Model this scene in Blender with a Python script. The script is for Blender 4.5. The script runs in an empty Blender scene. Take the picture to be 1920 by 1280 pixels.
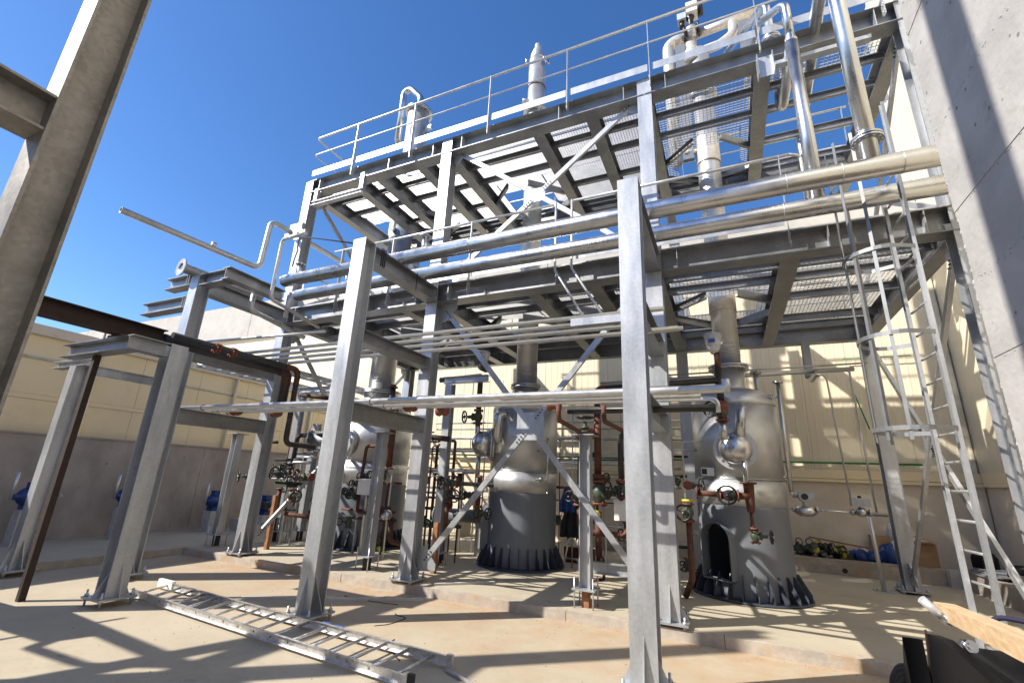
import bpy, math, random
from mathutils import Vector as V, Matrix
random.seed(7)
PI = math.pi
SC = bpy.context.scene
COL = SC.collection

# ------------------------------------------------------------------ camera
cd = bpy.data.cameras.new("camera")
cd.sensor_width = 36.0
cd.lens = 857.09 / 1920.0 * 36.0
cd.clip_start = 0.05
cd.clip_end = 2000
cam = bpy.data.objects.new("camera", cd)
COL.objects.link(cam)
cR = V((0.909408, 0.41362713, 0.04347054)); cU = V((0.08197246, -0.28072735, 0.95628064)); cF = V((-0.40774699, 0.86608588, 0.28917420))
cam.matrix_world = Matrix(((cR.x, cU.x, -cF.x, 0), (cR.y, cU.y, -cF.y, 0), (cR.z, cU.z, -cF.z, 1.74), (0, 0, 0, 1)))
SC.camera = cam

# ------------------------------------------------------------------ world, sun, exposure
SUN_EL = math.radians(40.0)
SUN_H = V((0.766, 0.643, 0)).normalized()          # the way the light travels over the ground
world = bpy.data.worlds.new("World"); SC.world = world; world.use_nodes = True
wn = world.node_tree.nodes; wl = world.node_tree.links
wn.clear()
wo = wn.new("ShaderNodeOutputWorld"); wb = wn.new("ShaderNodeBackground"); ws = wn.new("ShaderNodeTexSky")
ws.sky_type = 'NISHITA'; ws.sun_disc = False
ws.sun_elevation = SUN_EL
ws.sun_rotation = math.atan2(-SUN_H.x, -SUN_H.y)
ws.altitude = 100; ws.air_density = 1.0; ws.dust_density = 0.3; ws.ozone_density = 4.0
wb.inputs[1].default_value = 0.118
wh = wn.new("ShaderNodeHueSaturation"); wh.inputs["Saturation"].default_value = 1.20; wh.inputs["Hue"].default_value = 0.506; wl.new(ws.outputs[0], wh.inputs["Color"])
wl.new(wh.outputs[0], wb.inputs[0]); wl.new(wb.outputs[0], wo.inputs[0])
sd = bpy.data.lights.new("sun", 'SUN'); sd.energy = 5.0; sd.angle = math.radians(0.53); sd.color = (1.0, 0.93, 0.82)
sun = bpy.data.objects.new("sun", sd); COL.objects.link(sun)
sdir = V((SUN_H.x * math.cos(SUN_EL), SUN_H.y * math.cos(SUN_EL), -math.sin(SUN_EL)))
sun.rotation_euler = sdir.to_track_quat('-Z', 'Y').to_euler()
sun.location = (-20, -20, 30)
SC.view_settings.view_transform = 'Standard'
SC.view_settings.look = 'None'
SC.view_settings.gamma = 1.0
SC.view_settings.use_curve_mapping = False
SC.view_settings.exposure = 0.80

# ------------------------------------------------------------------ materials
def mat(name, c1, c2=None, scale=6.0, metal=0.0, rough=0.5, rough2=None, bump=0.0, bscale=None, dirt=None, dscale=1.5, dlo=0.55, dhi=0.75, stretch=None, spangle=0.0, seams=None):
    m = bpy.data.materials.new(name); m.use_nodes = True
    n = m.node_tree.nodes; l = m.node_tree.links
    b = n["Principled BSDF"]
    geo = n.new("ShaderNodeNewGeometry")
    vec = geo.outputs["Position"]
    if stretch:
        mp = n.new("ShaderNodeMapping"); mp.inputs["Scale"].default_value = stretch
        l.new(vec, mp.inputs[0]); vec = mp.outputs[0]
    c2 = c2 or tuple(x * 0.8 for x in c1)
    t = n.new("ShaderNodeTexNoise"); t.inputs["Scale"].default_value = scale; t.inputs["Detail"].default_value = 6; t.inputs["Roughness"].default_value = 0.62
    l.new(vec, t.inputs["Vector"])
    cr = n.new("ShaderNodeValToRGB")
    cr.color_ramp.elements[0].position = 0.36; cr.color_ramp.elements[0].color = (*c2, 1)
    cr.color_ramp.elements[1].position = 0.64; cr.color_ramp.elements[1].color = (*c1, 1)
    l.new(t.outputs[0], cr.inputs[0])
    col = cr.outputs[0]
    if spangle:
        vo = n.new("ShaderNodeTexVoronoi"); vo.inputs["Scale"].default_value = 38
        l.new(geo.outputs["Position"], vo.inputs["Vector"])
        hs = n.new("ShaderNodeMix"); hs.data_type = 'RGBA'; hs.blend_type = 'SOFT_LIGHT'; hs.inputs[0].default_value = spangle
        bw = n.new("ShaderNodeRGBToBW"); l.new(vo.outputs["Color"], bw.inputs[0])
        l.new(col, hs.inputs[6]); l.new(bw.outputs[0], hs.inputs[7]); col = hs.outputs[2]
    if dirt:
        d = n.new("ShaderNodeTexNoise"); d.inputs["Scale"].default_value = dscale; d.inputs["Detail"].default_value = 8; d.inputs["Roughness"].default_value = 0.7
        l.new(vec, d.inputs["Vector"])
        r = n.new("ShaderNodeMapRange"); r.inputs[1].default_value = dlo; r.inputs[2].default_value = dhi
        l.new(d.outputs[0], r.inputs[0])
        mx = n.new("ShaderNodeMix"); mx.data_type = 'RGBA'
        l.new(r.outputs[0], mx.inputs[0]); l.new(col, mx.inputs[6]); mx.inputs[7].default_value = (*dirt, 1)
        col = mx.outputs[2]
    l.new(col, b.inputs["Base Color"])
    b.inputs["Metallic"].default_value = metal
    if rough2 is not None:
        rr = n.new("ShaderNodeMapRange"); rr.inputs[1].default_value = 0.35; rr.inputs[2].default_value = 0.65
        rr.inputs[3].default_value = rough; rr.inputs[4].default_value = rough2
        l.new(t.outputs[0], rr.inputs[0]); l.new(rr.outputs[0], b.inputs["Roughness"])
    else:
        b.inputs["Roughness"].default_value = rough
    if bump:
        bt = n.new("ShaderNodeTexNoise"); bt.inputs["Scale"].default_value = bscale or scale * 4; bt.inputs["Detail"].default_value = 5
        l.new(geo.outputs["Position"], bt.inputs["Vector"])
        bp = n.new("ShaderNodeBump"); bp.inputs["Strength"].default_value = bump; bp.inputs["Distance"].default_value = 0.01
        l.new(bt.outputs[0], bp.inputs["Height"]); l.new(bp.outputs[0], b.inputs["Normal"])
    return m

GALV = mat("galvanised_steel", (0.52, 0.54, 0.57), (0.375, 0.393, 0.418), scale=1.7, metal=0.60, rough=0.36, rough2=0.46, spangle=0.14, stretch=(2.2, 2.2, 0.45), bump=0.05, bscale=40, dirt=(0.30, 0.29, 0.28), dscale=2.2, dlo=0.58, dhi=0.8)
DULLG = mat("weathered_shaded_zinc", (0.30, 0.285, 0.265), (0.20, 0.19, 0.175), scale=3.5, metal=0.6, rough=0.45, rough2=0.58, spangle=0.2, bump=0.06, bscale=30)  # dull mottled patina, darkened further so the post's shade sits in the colour
GALVB = mat("shaded_zinc_beam", (0.36, 0.372, 0.39), (0.262, 0.27, 0.282), scale=2.6, metal=0.75, rough=0.36, rough2=0.5, spangle=0.14, stretch=(1, 1, 1), dirt=(0.24, 0.23, 0.215), dscale=1.8, dlo=0.55, dhi=0.8)  # galvanised steel darkened for beams and undersides; their shade is put into the colour
GALV2 = mat("galvanised_tube", (0.62, 0.63, 0.63), (0.50, 0.51, 0.52), scale=5, metal=0.7, rough=0.35, rough2=0.48)
GRAT = mat("galvanised_grating", (0.52, 0.53, 0.545), (0.43, 0.44, 0.45), scale=5, metal=0.55, rough=0.42)
INOX = mat("stainless_steel", (0.585, 0.60, 0.625), (0.475, 0.485, 0.505), scale=3.5, metal=1.0, rough=0.24, rough2=0.36, stretch=(1, 1, 0.5))
INOXD = mat("dull_stainless", (0.575, 0.585, 0.60), (0.48, 0.487, 0.50), scale=2.5, metal=0.72, rough=0.34, rough2=0.48, bump=0.04, bscale=14)
SKIRT = mat("grey_skirt_paint", (0.158, 0.176, 0.205), (0.138, 0.154, 0.180), scale=4, rough=0.42, rough2=0.52)
BASE = mat("dark_blue_grey_paint", (0.045, 0.055, 0.075), (0.035, 0.042, 0.06), scale=6, rough=0.4)
RUST = mat("red_oxide_rust", (0.135, 0.045, 0.026), (0.06, 0.025, 0.017), scale=14, rough=0.75, bump=0.15)
PRIMER = mat("red_primer", (0.21, 0.060, 0.036), (0.13, 0.042, 0.028), scale=16, rough=0.6)
DRUST = mat("dark_rusty_steel", (0.036, 0.016, 0.011), (0.018, 0.010, 0.008), scale=9, rough=0.7, dirt=(0.085, 0.03, 0.014), dscale=5, dlo=0.6, dhi=0.8)
BLACKP = mat("black_mill_steel", (0.030, 0.029, 0.030), (0.018, 0.018, 0.019), scale=10, rough=0.45, dirt=(0.12, 0.045, 0.02), dscale=7, dlo=0.62, dhi=0.75)
ORUST = mat("orange_rusty_post", (0.33, 0.16, 0.075), (0.20, 0.085, 0.04), scale=10, rough=0.8)
GREEN = mat("olive_green_valve_paint", (0.062, 0.080, 0.052), (0.040, 0.052, 0.036), scale=12, rough=0.5)
WHEEL = mat("black_iron", (0.016, 0.016, 0.017), (0.011, 0.011, 0.012), rough=0.42)
YELL = mat("yellow_plastic", (0.62, 0.55, 0.04), (0.5, 0.44, 0.04), rough=0.45)
BLUE = mat("blue_motor_paint", (0.012, 0.055, 0.22), (0.008, 0.04, 0.17), rough=0.4)
BLUEC = mat("navy_cloth", (0.018, 0.03, 0.09), (0.01, 0.017, 0.05), scale=20, rough=0.9)
DKCLOTH = mat("charcoal_cloth", (0.022, 0.022, 0.027), (0.013, 0.013, 0.016), scale=20, rough=0.9)
WHITE = mat("white_plastic", (0.78, 0.77, 0.74), (0.70, 0.69, 0.66), rough=0.45)
TRANS = mat("pale_device_casing", (0.45, 0.50, 0.56), (0.38, 0.43, 0.5), rough=0.4)
GPIPE = mat("green_pipe", (0.02, 0.22, 0.05), (0.015, 0.18, 0.04), rough=0.4)
WOOD = mat("pine_timber", (0.62, 0.45, 0.27), (0.47, 0.31, 0.165), scale=9, rough=0.7, stretch=(8, 1.2, 8), bump=0.15)
CARD = mat("cardboard", (0.40, 0.26, 0.14), (0.34, 0.215, 0.115), scale=7, rough=0.85)
RUBBER = mat("black_machine_paint", (0.006, 0.006, 0.007), (0.004, 0.004, 0.005), rough=0.5)
ALU = mat("worn_aluminium", (0.72, 0.72, 0.73), (0.52, 0.52, 0.53), scale=22, metal=0.8, rough=0.3, rough2=0.46, dirt=(0.34, 0.32, 0.29), dscale=9, dlo=0.55, dhi=0.72)
GROUT = mat("pale_cement", (0.52, 0.50, 0.46), (0.42, 0.40, 0.36), scale=12, rough=0.9)
CREAM = mat("cream_wall_paint", (0.81, 0.675, 0.43), (0.77, 0.64, 0.405), scale=1.2, rough=0.5, dirt=(0.64, 0.52, 0.33), dscale=0.9, dlo=0.56, dhi=0.85)
CREAML = mat("pale_cream_cladding", (0.72, 0.645, 0.485), (0.675, 0.60, 0.445), scale=1.5, rough=0.5, dirt=(0.58, 0.50, 0.365), dscale=1.1, dlo=0.6, dhi=0.9)
WWALL = mat("off_white_render", (0.70, 0.61, 0.49), (0.63, 0.545, 0.43), scale=2, rough=0.8, dirt=(0.46, 0.41, 0.34), dscale=1.3, dlo=0.58, dhi=0.85)
LOWW = mat("stained_concrete", (0.40, 0.355, 0.325), (0.29, 0.255, 0.23), scale=2.0, rough=0.85, bump=0.25, bscale=16, dirt=(0.14, 0.115, 0.10), dscale=3.2, dlo=0.62, dhi=0.78, stretch=(1, 1, 0.6))
PARA = mat("pale_parapet_concrete", (0.47, 0.45, 0.42), (0.40, 0.385, 0.36), scale=1.4, rough=0.85, dirt=(0.33, 0.31, 0.28), dscale=0.8)
KERB = mat("kerb_concrete", (0.42, 0.375, 0.32), (0.32, 0.285, 0.245), scale=7, rough=0.9, bump=0.3, bscale=40, dirt=(0.38, 0.255, 0.145), dscale=2.3, dlo=0.5, dhi=0.70)
BIGW = mat("cast_concrete", (0.415, 0.405, 0.395), (0.33, 0.32, 0.312), scale=3.2, rough=0.85, bump=0.45, bscale=22, dirt=(0.24, 0.225, 0.21), dscale=4.5, dlo=0.58, dhi=0.76, stretch=(1, 0.6, 1))
JOINT = mat("rough_joint_concrete", (0.38, 0.36, 0.34), (0.27, 0.255, 0.24), scale=18, rough=0.95, bump=0.8, bscale=60)
SOCKET = mat("dark_plastic", (0.02, 0.02, 0.02), rough=0.6)
INSUL = mat("crumpled_foil_wrap", (0.72, 0.68, 0.62), (0.58, 0.53, 0.48), scale=14, metal=0.55, rough=0.4, bump=0.5, bscale=30)
FILM = mat("clear_plastic_film", (0.62, 0.63, 0.65), (0.45, 0.46, 0.49), scale=18, rough=0.25, bump=0.6, bscale=35)
CORD = mat("navy_cord", (0.012, 0.012, 0.04), rough=0.8)
PRINT = mat("dark_print", (0.03, 0.03, 0.035), rough=0.6)
BLUEP = mat("blue_print", (0.05, 0.12, 0.42), rough=0.6)

RUBBER.node_tree.nodes["Principled BSDF"].inputs["Specular IOR Level"].default_value = 0.18
CAGE = mat("dull_galvanised_strip", (0.24, 0.25, 0.265), (0.19, 0.20, 0.21), scale=6, metal=0.6, rough=0.5)
def pits(m, scale, size, dark):
    n = m.node_tree.nodes; l = m.node_tree.links; b = n["Principled BSDF"]
    geo = n.new("ShaderNodeNewGeometry"); vo = n.new("ShaderNodeTexVoronoi"); vo.inputs["Scale"].default_value = scale; vo.inputs["Randomness"].default_value = 1.0
    l.new(geo.outputs["Position"], vo.inputs["Vector"])
    r = n.new("ShaderNodeMapRange"); r.inputs[1].default_value = size; r.inputs[2].default_value = size * 1.6; r.inputs[3].default_value = 1; r.inputs[4].default_value = 0
    l.new(vo.outputs["Distance"], r.inputs[0])
    src = b.inputs["Base Color"].links[0].from_socket
    x = n.new("ShaderNodeMix"); x.data_type = 'RGBA'; l.new(r.outputs[0], x.inputs[0]); l.new(src, x.inputs[6]); x.inputs[7].default_value = (*dark, 1)
    l.new(x.outputs[2], b.inputs["Base Color"])
pits(BIGW, 6.0, .060, (0.17, 0.16, 0.15)); pits(LOWW, 2.2, .035, (0.10, 0.09, 0.08))
def ground_mat(name, base, base2, rust_at):
    m = bpy.data.materials.new(name); m.use_nodes = True
    n = m.node_tree.nodes; l = m.node_tree.links; b = n["Principled BSDF"]
    geo = n.new("ShaderNodeNewGeometry")
    def noise(s, d=7, r=0.65):
        t = n.new("ShaderNodeTexNoise"); t.inputs["Scale"].default_value = s; t.inputs["Detail"].default_value = d; t.inputs["Roughness"].default_value = r
        l.new(geo.outputs["Position"], t.inputs["Vector"]); return t.outputs[0]
    def ramp(v, lo, hi, a=0.0, c=1.0):
        r = n.new("ShaderNodeMapRange"); r.inputs[1].default_value = lo; r.inputs[2].default_value = hi; r.inputs[3].default_value = a; r.inputs[4].default_value = c
        l.new(v, r.inputs[0]); return r.outputs[0]
    def mix(f, a, c):
        x = n.new("ShaderNodeMix"); x.data_type = 'RGBA'; l.new(f, x.inputs[0])
        if isinstance(a, tuple): x.inputs[6].default_value = (*a, 1)
        else: l.new(a, x.inputs[6])
        x.inputs[7].default_value = (*c, 1); return x.outputs[2]
    def mul(a, c):
        x = n.new("ShaderNodeMath"); x.operation = 'MULTIPLY'; l.new(a, x.inputs[0])
        if isinstance(c, float): x.inputs[1].default_value = c
        else: l.new(c, x.inputs[1])
        return x.outputs[0]
    col = mix(ramp(noise(0.9), 0.35, 0.68), base, base2)
    col = mix(mul(ramp(noise(16, 4), 0.56, 0.72), 0.30), col, tuple(x * 0.62 for x in base))
    col = mix(mul(ramp(noise(0.55, 9, .75), 0.55, 0.66), 0.38), col, tuple(x * 0.66 for x in base2))
    col = mix(mul(ramp(noise(3.4, 3, .5), 0.68, 0.74), 0.45), col, tuple(x * 0.5 for x in base2))
    sep = n.new("ShaderNodeSeparateXYZ"); l.new(geo.outputs["Position"], sep.inputs[0])
    # rust-red silt that ran along the foot of the kerb and round the posts
    for axis, at, wid, strength in rust_at:
        s = n.new("ShaderNodeMath"); s.operation = 'SUBTRACT'; l.new(sep.outputs[axis], s.inputs[0]); s.inputs[1].default_value = at
        a = n.new("ShaderNodeMath"); a.operation = 'ABSOLUTE'; l.new(s.outputs[0], a.inputs[0])
        f = mul(mul(ramp(a.outputs[0], 0.0, wid, 1.0, 0.0), ramp(noise(1.7), 0.36, 0.62)), strength)
        col = mix(f, col, (0.36, 0.215, 0.120))
    # pale drag and tyre marks
    w = n.new("ShaderNodeTexNoise"); w.inputs["Scale"].default_value = 1.1; w.inputs["Detail"].default_value = 3
    mp = n.new("ShaderNodeMapping"); mp.inputs["Scale"].default_value = (0.5, 6, 1); mp.inputs["Rotation"].default_value = (0, 0, 0.5)
    l.new(geo.outputs["Position"], mp.inputs[0]); l.new(mp.outputs[0], w.inputs["Vector"])
    col = mix(mul(ramp(w.outputs[0], 0.60, 0.74), 0.22), col, tuple(x * 0.7 for x in base))
    l.new(col, b.inputs["Base Color"]); b.inputs["Roughness"].default_value = 0.82
    bp = n.new("ShaderNodeBump"); bp.inputs["Strength"].default_value = 0.22; bp.inputs["Distance"].default_value = 0.01
    l.new(noise(34, 5), bp.inputs["Height"]); l.new(bp.outputs[0], b.inputs["Normal"])
    return m
FLOOR = ground_mat("beige_concrete_floor", (0.410, 0.358, 0.268), (0.350, 0.302, 0.220), [(1, 6.45, 1.5, 0.8), (1, 5.0, 1.1, 0.32)])
SLAB = ground_mat("pale_slab_concrete", (0.420, 0.375, 0.290), (0.360, 0.320, 0.245), [(1, 6.55, 0.25, 0.3)])
EARTH = ground_mat("dry_ground", (0.34, 0.27, 0.19), (0.28, 0.22, 0.15), [])

# ------------------------------------------------------------------ mesh helpers
def frame(d, up=V((0, 0, 1))):
    d = V(d).normalized(); up = V(up)
    if abs(d.dot(up)) > 0.995: up = V((0, 1, 0)) if abs(d.y) < 0.9 else V((1, 0, 0))
    x = d.cross(up).normalized(); y = x.cross(d).normalized()
    return x, y, d

class MB:
    def __init__(s): s.v = []; s.f = []; s.s = []
    def add(s, vs, fs, sm):
        o = len(s.v); s.v += [tuple(p) for p in vs]
        s.f += [tuple(o + i for i in f) for f in fs]
        s.s += sm if isinstance(sm, list) else [sm] * len(fs)
        return s
    def box(s, lo, hi):
        x0, y0, z0 = lo; x1, y1, z1 = hi
        return s.add([(x0, y0, z0), (x1, y0, z0), (x1, y1, z0), (x0, y1, z0), (x0, y0, z1), (x1, y0, z1), (x1, y1, z1), (x0, y1, z1)],
                     [(0, 3, 2, 1), (4, 5, 6, 7), (0, 1, 5, 4), (1, 2, 6, 5), (2, 3, 7, 6), (3, 0, 4, 7)], False)
    def cbox(s, c, sz):
        return s.box([c[i] - sz[i] / 2 for i in range(3)], [c[i] + sz[i] / 2 for i in range(3)])
    def prism(s, prof, p0, p1, up=(0, 0, 1), smooth=False, side=None):
        p0 = V(p0); p1 = V(p1); x, y, d = frame(p1 - p0, up); n = len(prof)
        vs = [p0 + x * a + y * b for a, b in prof] + [p1 + x * a + y * b for a, b in prof]
        fs = [(i, (i + 1) % n, n + (i + 1) % n, n + i) for i in range(n)]
        return s.add(vs, fs + [tuple(range(n))[::-1], tuple(range(n, 2 * n))], [smooth] * n + [False, False])
    def bar(s, p0, p1, w, h, up=(0, 0, 1)):
        return s.prism([(-w / 2, -h / 2), (w / 2, -h / 2), (w / 2, h / 2), (-w / 2, h / 2)], p0, p1, up)
    def ibeam(s, p0, p1, h=.24, b=.24, tw=.010, tf=.017, up=(0, 0, 1)):
        H, B, t = h / 2, b / 2, tw / 2
        return s.prism([(-B, -H), (B, -H), (B, -H + tf), (t, -H + tf), (t, H - tf), (B, H - tf), (B, H), (-B, H), (-B, H - tf), (-t, H - tf), (-t, -H + tf), (-B, -H + tf)], p0, p1, up)
    def channel(s, p0, p1, h=.12, b=.055, t=.008, up=(0, 0, 1)):
        H = h / 2
        return s.prism([(0, -H), (b, -H), (b, -H + t), (t, -H + t), (t, H - t), (b, H - t), (b, H), (0, H)], p0, p1, up)
    def angle(s, p0, p1, a=.09, t=.009, up=(0, 0, 1)):
        return s.prism([(0, 0), (a, 0), (a, t), (t, t), (t, a), (0, a)], p0, p1, up)
    def cyl(s, p0, p1, r0, r1=None, n=16):
        r1 = r0 if r1 is None else r1
        p0 = V(p0); p1 = V(p1); x, y, d = frame(p1 - p0)
        vs = []
        for p, r in ((p0, r0), (p1, r1)):
            for i in range(n):
                a = 2 * PI * i / n; vs.append(p + x * math.cos(a) * r + y * math.sin(a) * r)
        fs = [(i, (i + 1) % n, n + (i + 1) % n, n + i) for i in range(n)]
        return s.add(vs, fs + [tuple(range(n))[::-1], tuple(range(n, 2 * n))], [True] * n + [False, False])
    def tube(s, pts, r, n=12, bend=0.0, k=5, hollow=0.0):
        pts = [V(p) for p in pts]; path = [pts[0]]
        for i in range(1, len(pts) - 1):
            a, b, c = pts[i - 1], pts[i], pts[i + 1]
            d0 = (a - b); d1 = (c - b); L = min(d0.length, d1.length) * 0.49
            ang = d0.angle(d1, PI)
            if bend <= 0 or ang > PI - 0.02: path.append(b); continue
            tl = min(bend / math.tan(ang / 2), L); d0.normalize(); d1.normalize()
            P0 = b + d0 * tl; P1 = b + d1 * tl
            R = tl * math.tan(ang / 2); bis = (d0 + d1).normalized(); cen = b + bis * (R / math.sin(ang / 2))
            v0 = P0 - cen; v1 = P1 - cen; th = v0.angle(v1, 0.0)
            for j in range(k + 1):
                t = j / k
                path.append(cen + (v0 * math.sin((1 - t) * th) + v1 * math.sin(t * th)) / max(math.sin(th), 1e-6))
        path.append(pts[-1])
        x, y, d = frame(path[1] - path[0]); rings = []
        for i, p in enumerate(path):
            if i == 0: t = path[1] - path[0]
            elif i == len(path) - 1: t = path[-1] - path[-2]
            else: t = (path[i + 1] - p).normalized() + (p - path[i - 1]).normalized()
            t.normalize()
            x = (x - t * x.dot(t)).normalized(); y = t.cross(x)
            rings.append([p + x * math.cos(2 * PI * j / n) * r + y * math.sin(2 * PI * j / n) * r for j in range(n)])
        vs = [q for rg in rings for q in rg]; m = len(rings)
        fs = [(i * n + j, i * n + (j + 1) % n, (i + 1) * n + (j + 1) % n, (i + 1) * n + j) for i in range(m - 1) for j in range(n)]
        sm = [True] * len(fs)
        if hollow:
            for e, ring, p, t in ((0, rings[0], path[0], path[1] - path[0]), (1, rings[-1], path[-1], path[-2] - path[-1])):
                t = t.normalized(); o = len(vs)
                inner = [p + (q - p) * (1 - hollow) for q in ring]; deep = [q + t * r * 3 for q in inner]
                vs += inner + deep; b0 = 0 if e == 0 else (m - 1) * n
                for j in range(n):
                    k2 = (j + 1) % n
                    fs += [(b0 + j, b0 + k2, o + k2, o + j), (o + j, o + k2, o + n + k2, o + n + j)]; sm += [False, True]
                fs.append(tuple(o + n + j for j in range(n))); sm.append(False)
        else:
            fs += [tuple(range(n))[::-1], tuple(range((m - 1) * n, m * n))]; sm += [False, False]
        return s.add(vs, fs, sm)
    def lathe(s, prof, p0, axis=(0, 0, 1), n=32, smooth=True):
        p0 = V(p0); x, y, d = frame(axis); m = len(prof)
        vs = [p0 + d * t + (x * math.cos(2 * PI * j / n) + y * math.sin(2 * PI * j / n)) * max(r, 1e-4) for r, t in prof for j in range(n)]
        fs = [(i * n + j, i * n + (j + 1) % n, (i + 1) * n + (j + 1) % n, (i + 1) * n + j) for i in range(m - 1) for j in range(n)]
        sm = []
        for i in range(m - 1):
            dr = abs(prof[i + 1][0] - prof[i][0]); dt = abs(prof[i + 1][1] - prof[i][1])
            sm += [smooth and dt > dr * 0.25] * n
        if prof[0][0] > 1e-3: fs.append(tuple(range(n))[::-1]); sm.append(False)
        if prof[-1][0] > 1e-3: fs.append(tuple(range((m - 1) * n, m * n))); sm.append(False)
        return s.add(vs, fs, sm)
    def torus(s, c, axis, R, r, n=24, m=8, a0=0.0, a1=2 * PI):
        c = V(c); x, y, d = frame(axis); full = abs(a1 - a0 - 2 * PI) < 1e-4; cnt = n if full else n + 1
        vs = []
        for i in range(cnt):
            a = a0 + (a1 - a0) * i / n; q = x * math.cos(a) + y * math.sin(a)
            for j in range(m):
                b = 2 * PI * j / m; vs.append(c + q * (R + r * math.cos(b)) + d * r * math.sin(b))
        fs = [(i * m + j, ((i + 1) % cnt) * m + j, ((i + 1) % cnt) * m + (j + 1) % m, i * m + (j + 1) % m) for i in range(n) for j in range(m)]
        return s.add(vs, fs, True)
    def flange(s, c, axis, R, t=.02, nb=8, br=None, bolt=.012, n=24):
        c = V(c); x, y, d = frame(axis); s.cyl(c - d * t / 2, c + d * t / 2, R, n=n)
        br = br or R * .82
        for i in range(nb):
            a = 2 * PI * (i + .5) / nb; q = c + (x * math.cos(a) + y * math.sin(a)) * br
            s.cyl(q - d * (t / 2 + bolt * 1.3), q + d * (t / 2 + bolt * 1.3), bolt, n=6)
        return s
    def ball(s, c, r, n=12, m=8, sq=(1, 1, 1)):
        prof = [(r * math.sin(PI * i / m), -r * math.cos(PI * i / m)) for i in range(m + 1)]
        b = MB().lathe(prof, (0, 0, 0), n=n)
        return s.add([(c[0] + p[0] * sq[0], c[1] + p[1] * sq[1], c[2] + p[2] * sq[2]) for p in b.v], b.f, True)

LOC = {}
def thing(name, label, cat, loc=(0, 0, 0), group=None):
    o = bpy.data.objects.new(name, None); COL.objects.link(o); o.location = loc; o.empty_display_size = .1
    o["label"] = label; o["category"] = cat
    if group: o["group"] = group
    LOC[o] = V(loc)
    return o
def ob(name, mb, m, parent=None, loc=None):
    me = bpy.data.meshes.new(name)
    off = LOC.get(parent, V((0, 0, 0))) if parent else V(loc or (0, 0, 0))
    me.from_pydata([(p[0] - off.x, p[1] - off.y, p[2] - off.z) for p in mb.v], [], mb.f)
    me.polygons.foreach_set("use_smooth", mb.s)
    me.materials.append(m); me.update()
    o = bpy.data.objects.new(name, me); COL.objects.link(o)
    if parent: o.parent = parent; LOC[o] = off
    else: o.location = off; LOC[o] = off
    return o
def solo(name, mb, m, label, cat, group=None, loc=None):
    if loc is None:
        xs = [p[0] for p in mb.v]; ys = [p[1] for p in mb.v]; zs = [p[2] for p in mb.v]
        loc = ((min(xs) + max(xs)) / 2, (min(ys) + max(ys)) / 2, min(zs))
    o = ob(name, mb, m, None, loc); o["label"] = label; o["category"] = cat
    if group: o["group"] = group
    return o
def struct(name, mb, m):
    o = ob(name, mb, m); o["kind"] = "structure"; return o
def inst(name, me, m_parent, at):
    o = bpy.data.objects.new(name, me); COL.objects.link(o); o.parent = m_parent; o.location = V(at) - LOC[m_parent]; LOC[o] = V(at)
    return o
def meshof(name, mb, m):
    me = bpy.data.meshes.new(name); me.from_pydata(mb.v, [], mb.f); me.polygons.foreach_set("use_smooth", mb.s); me.materials.append(m); me.update(); return me

# ------------------------------------------------------------------ ground
S = .125                                             # top of the raised slab
struct("ground", MB().box((-400, -400, -.30), (400, 400, -.02)), EARTH)
struct("floor", MB().box((-10.25, -14, -.3), (9, 6.50, 0.0)), FLOOR)
g = MB()                                             # raised slab behind and left of the kerb
g.prism([(-9.999, 6.5), (9, 6.5), (9, 14), (-13.2, 14), (-13.2, -14), (-10.25, -14), (-10.25, 6.5)], (0, 0, -.29), (0, 0, S - .004), up=(0, 1, 0)) if False else None
g.box((-13.2, 6.6, -.29), (9, 14, S)); g.box((-13.2, -14, -.29), (-10.35, 6.598, S))
struct("slab", g, SLAB)
kx = [-10.35, -8.2, -6.0, -4.1, -2.1, -.2, 1.9, 4.2, 9]
for a, b in zip(kx[:-1], kx[1:]):
    struct("kerb", MB().box((a + .003, 6.50 + random.uniform(-.006, .006), -.2), (b - .003, 6.602, S + .002)), KERB)
for a, b in ((-14, -4), (-4, 1.5), (1.5, 6.498)):
    struct("kerb", MB().box((-10.352, a + .003, -.2), (-10.25, b - .003, S + .002)), KERB)

# ------------------------------------------------------------------ walls of the yard
lw = thing("concrete_wall", "low stained grey concrete wall below the tan cladding at left", "wall", (-13.2, 0, 0))
ys = [-6, -1.2, 3.6, 5.15, 8.2, 11.2, 14.2]
for a, b in zip(ys[:-1], ys[1:]):
    ob("wall_section", MB().box((-13.2, a + .004, 0), (-13.0, b - .004, 2.21)), LOWW, lw)
cap = MB(); cap.box((-13.24, -6, 2.212), (-12.97, 14.2, 2.25)); ob("coping", cap, LOWW, lw)

lb = thing("storage_building", "tan clad building with panel joints behind the low concrete wall", "building", (-13.6, 0, 0))
ob("wall", MB().box((-22, -8, 0), (-13.42, 13.6, 4.30)), CREAM, lb)
pm1 = meshof("cladding_panel", MB().box((0, .004, 0), (.05, 1.436, .78)), CREAM)
pm2 = meshof("cladding_panel", MB().box((0, .004, 0), (.05, 1.436, .72)), CREAM)
for i in range(11):
    y = -2.2 + i * 1.44
    inst("cladding_panel", pm1, lb, (-13.42, y, 2.16)); inst("cladding_panel", pm2, lb, (-13.42, y, 3.05)); inst("cladding_panel", pm2, lb, (-13.42, y, 3.775))
ob("trim_rail", MB().box((-13.42, -8, 2.945), (-13.355, 13.6, 3.045)), CREAM, lb)
ob("trim_rail", MB().box((-13.36, -8, 3.80), (-13.33, 13.6, 3.84)), GALV, lb)
cp = MB(); cp.box((-13.42, -8, 4.30), (-13.28, 13.6, 4.36)); cp.box((-22, -8, 4.362), (-13.30, 13.6, 4.52)); ob("roof_edge", cp, WWALL, lb)
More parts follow.
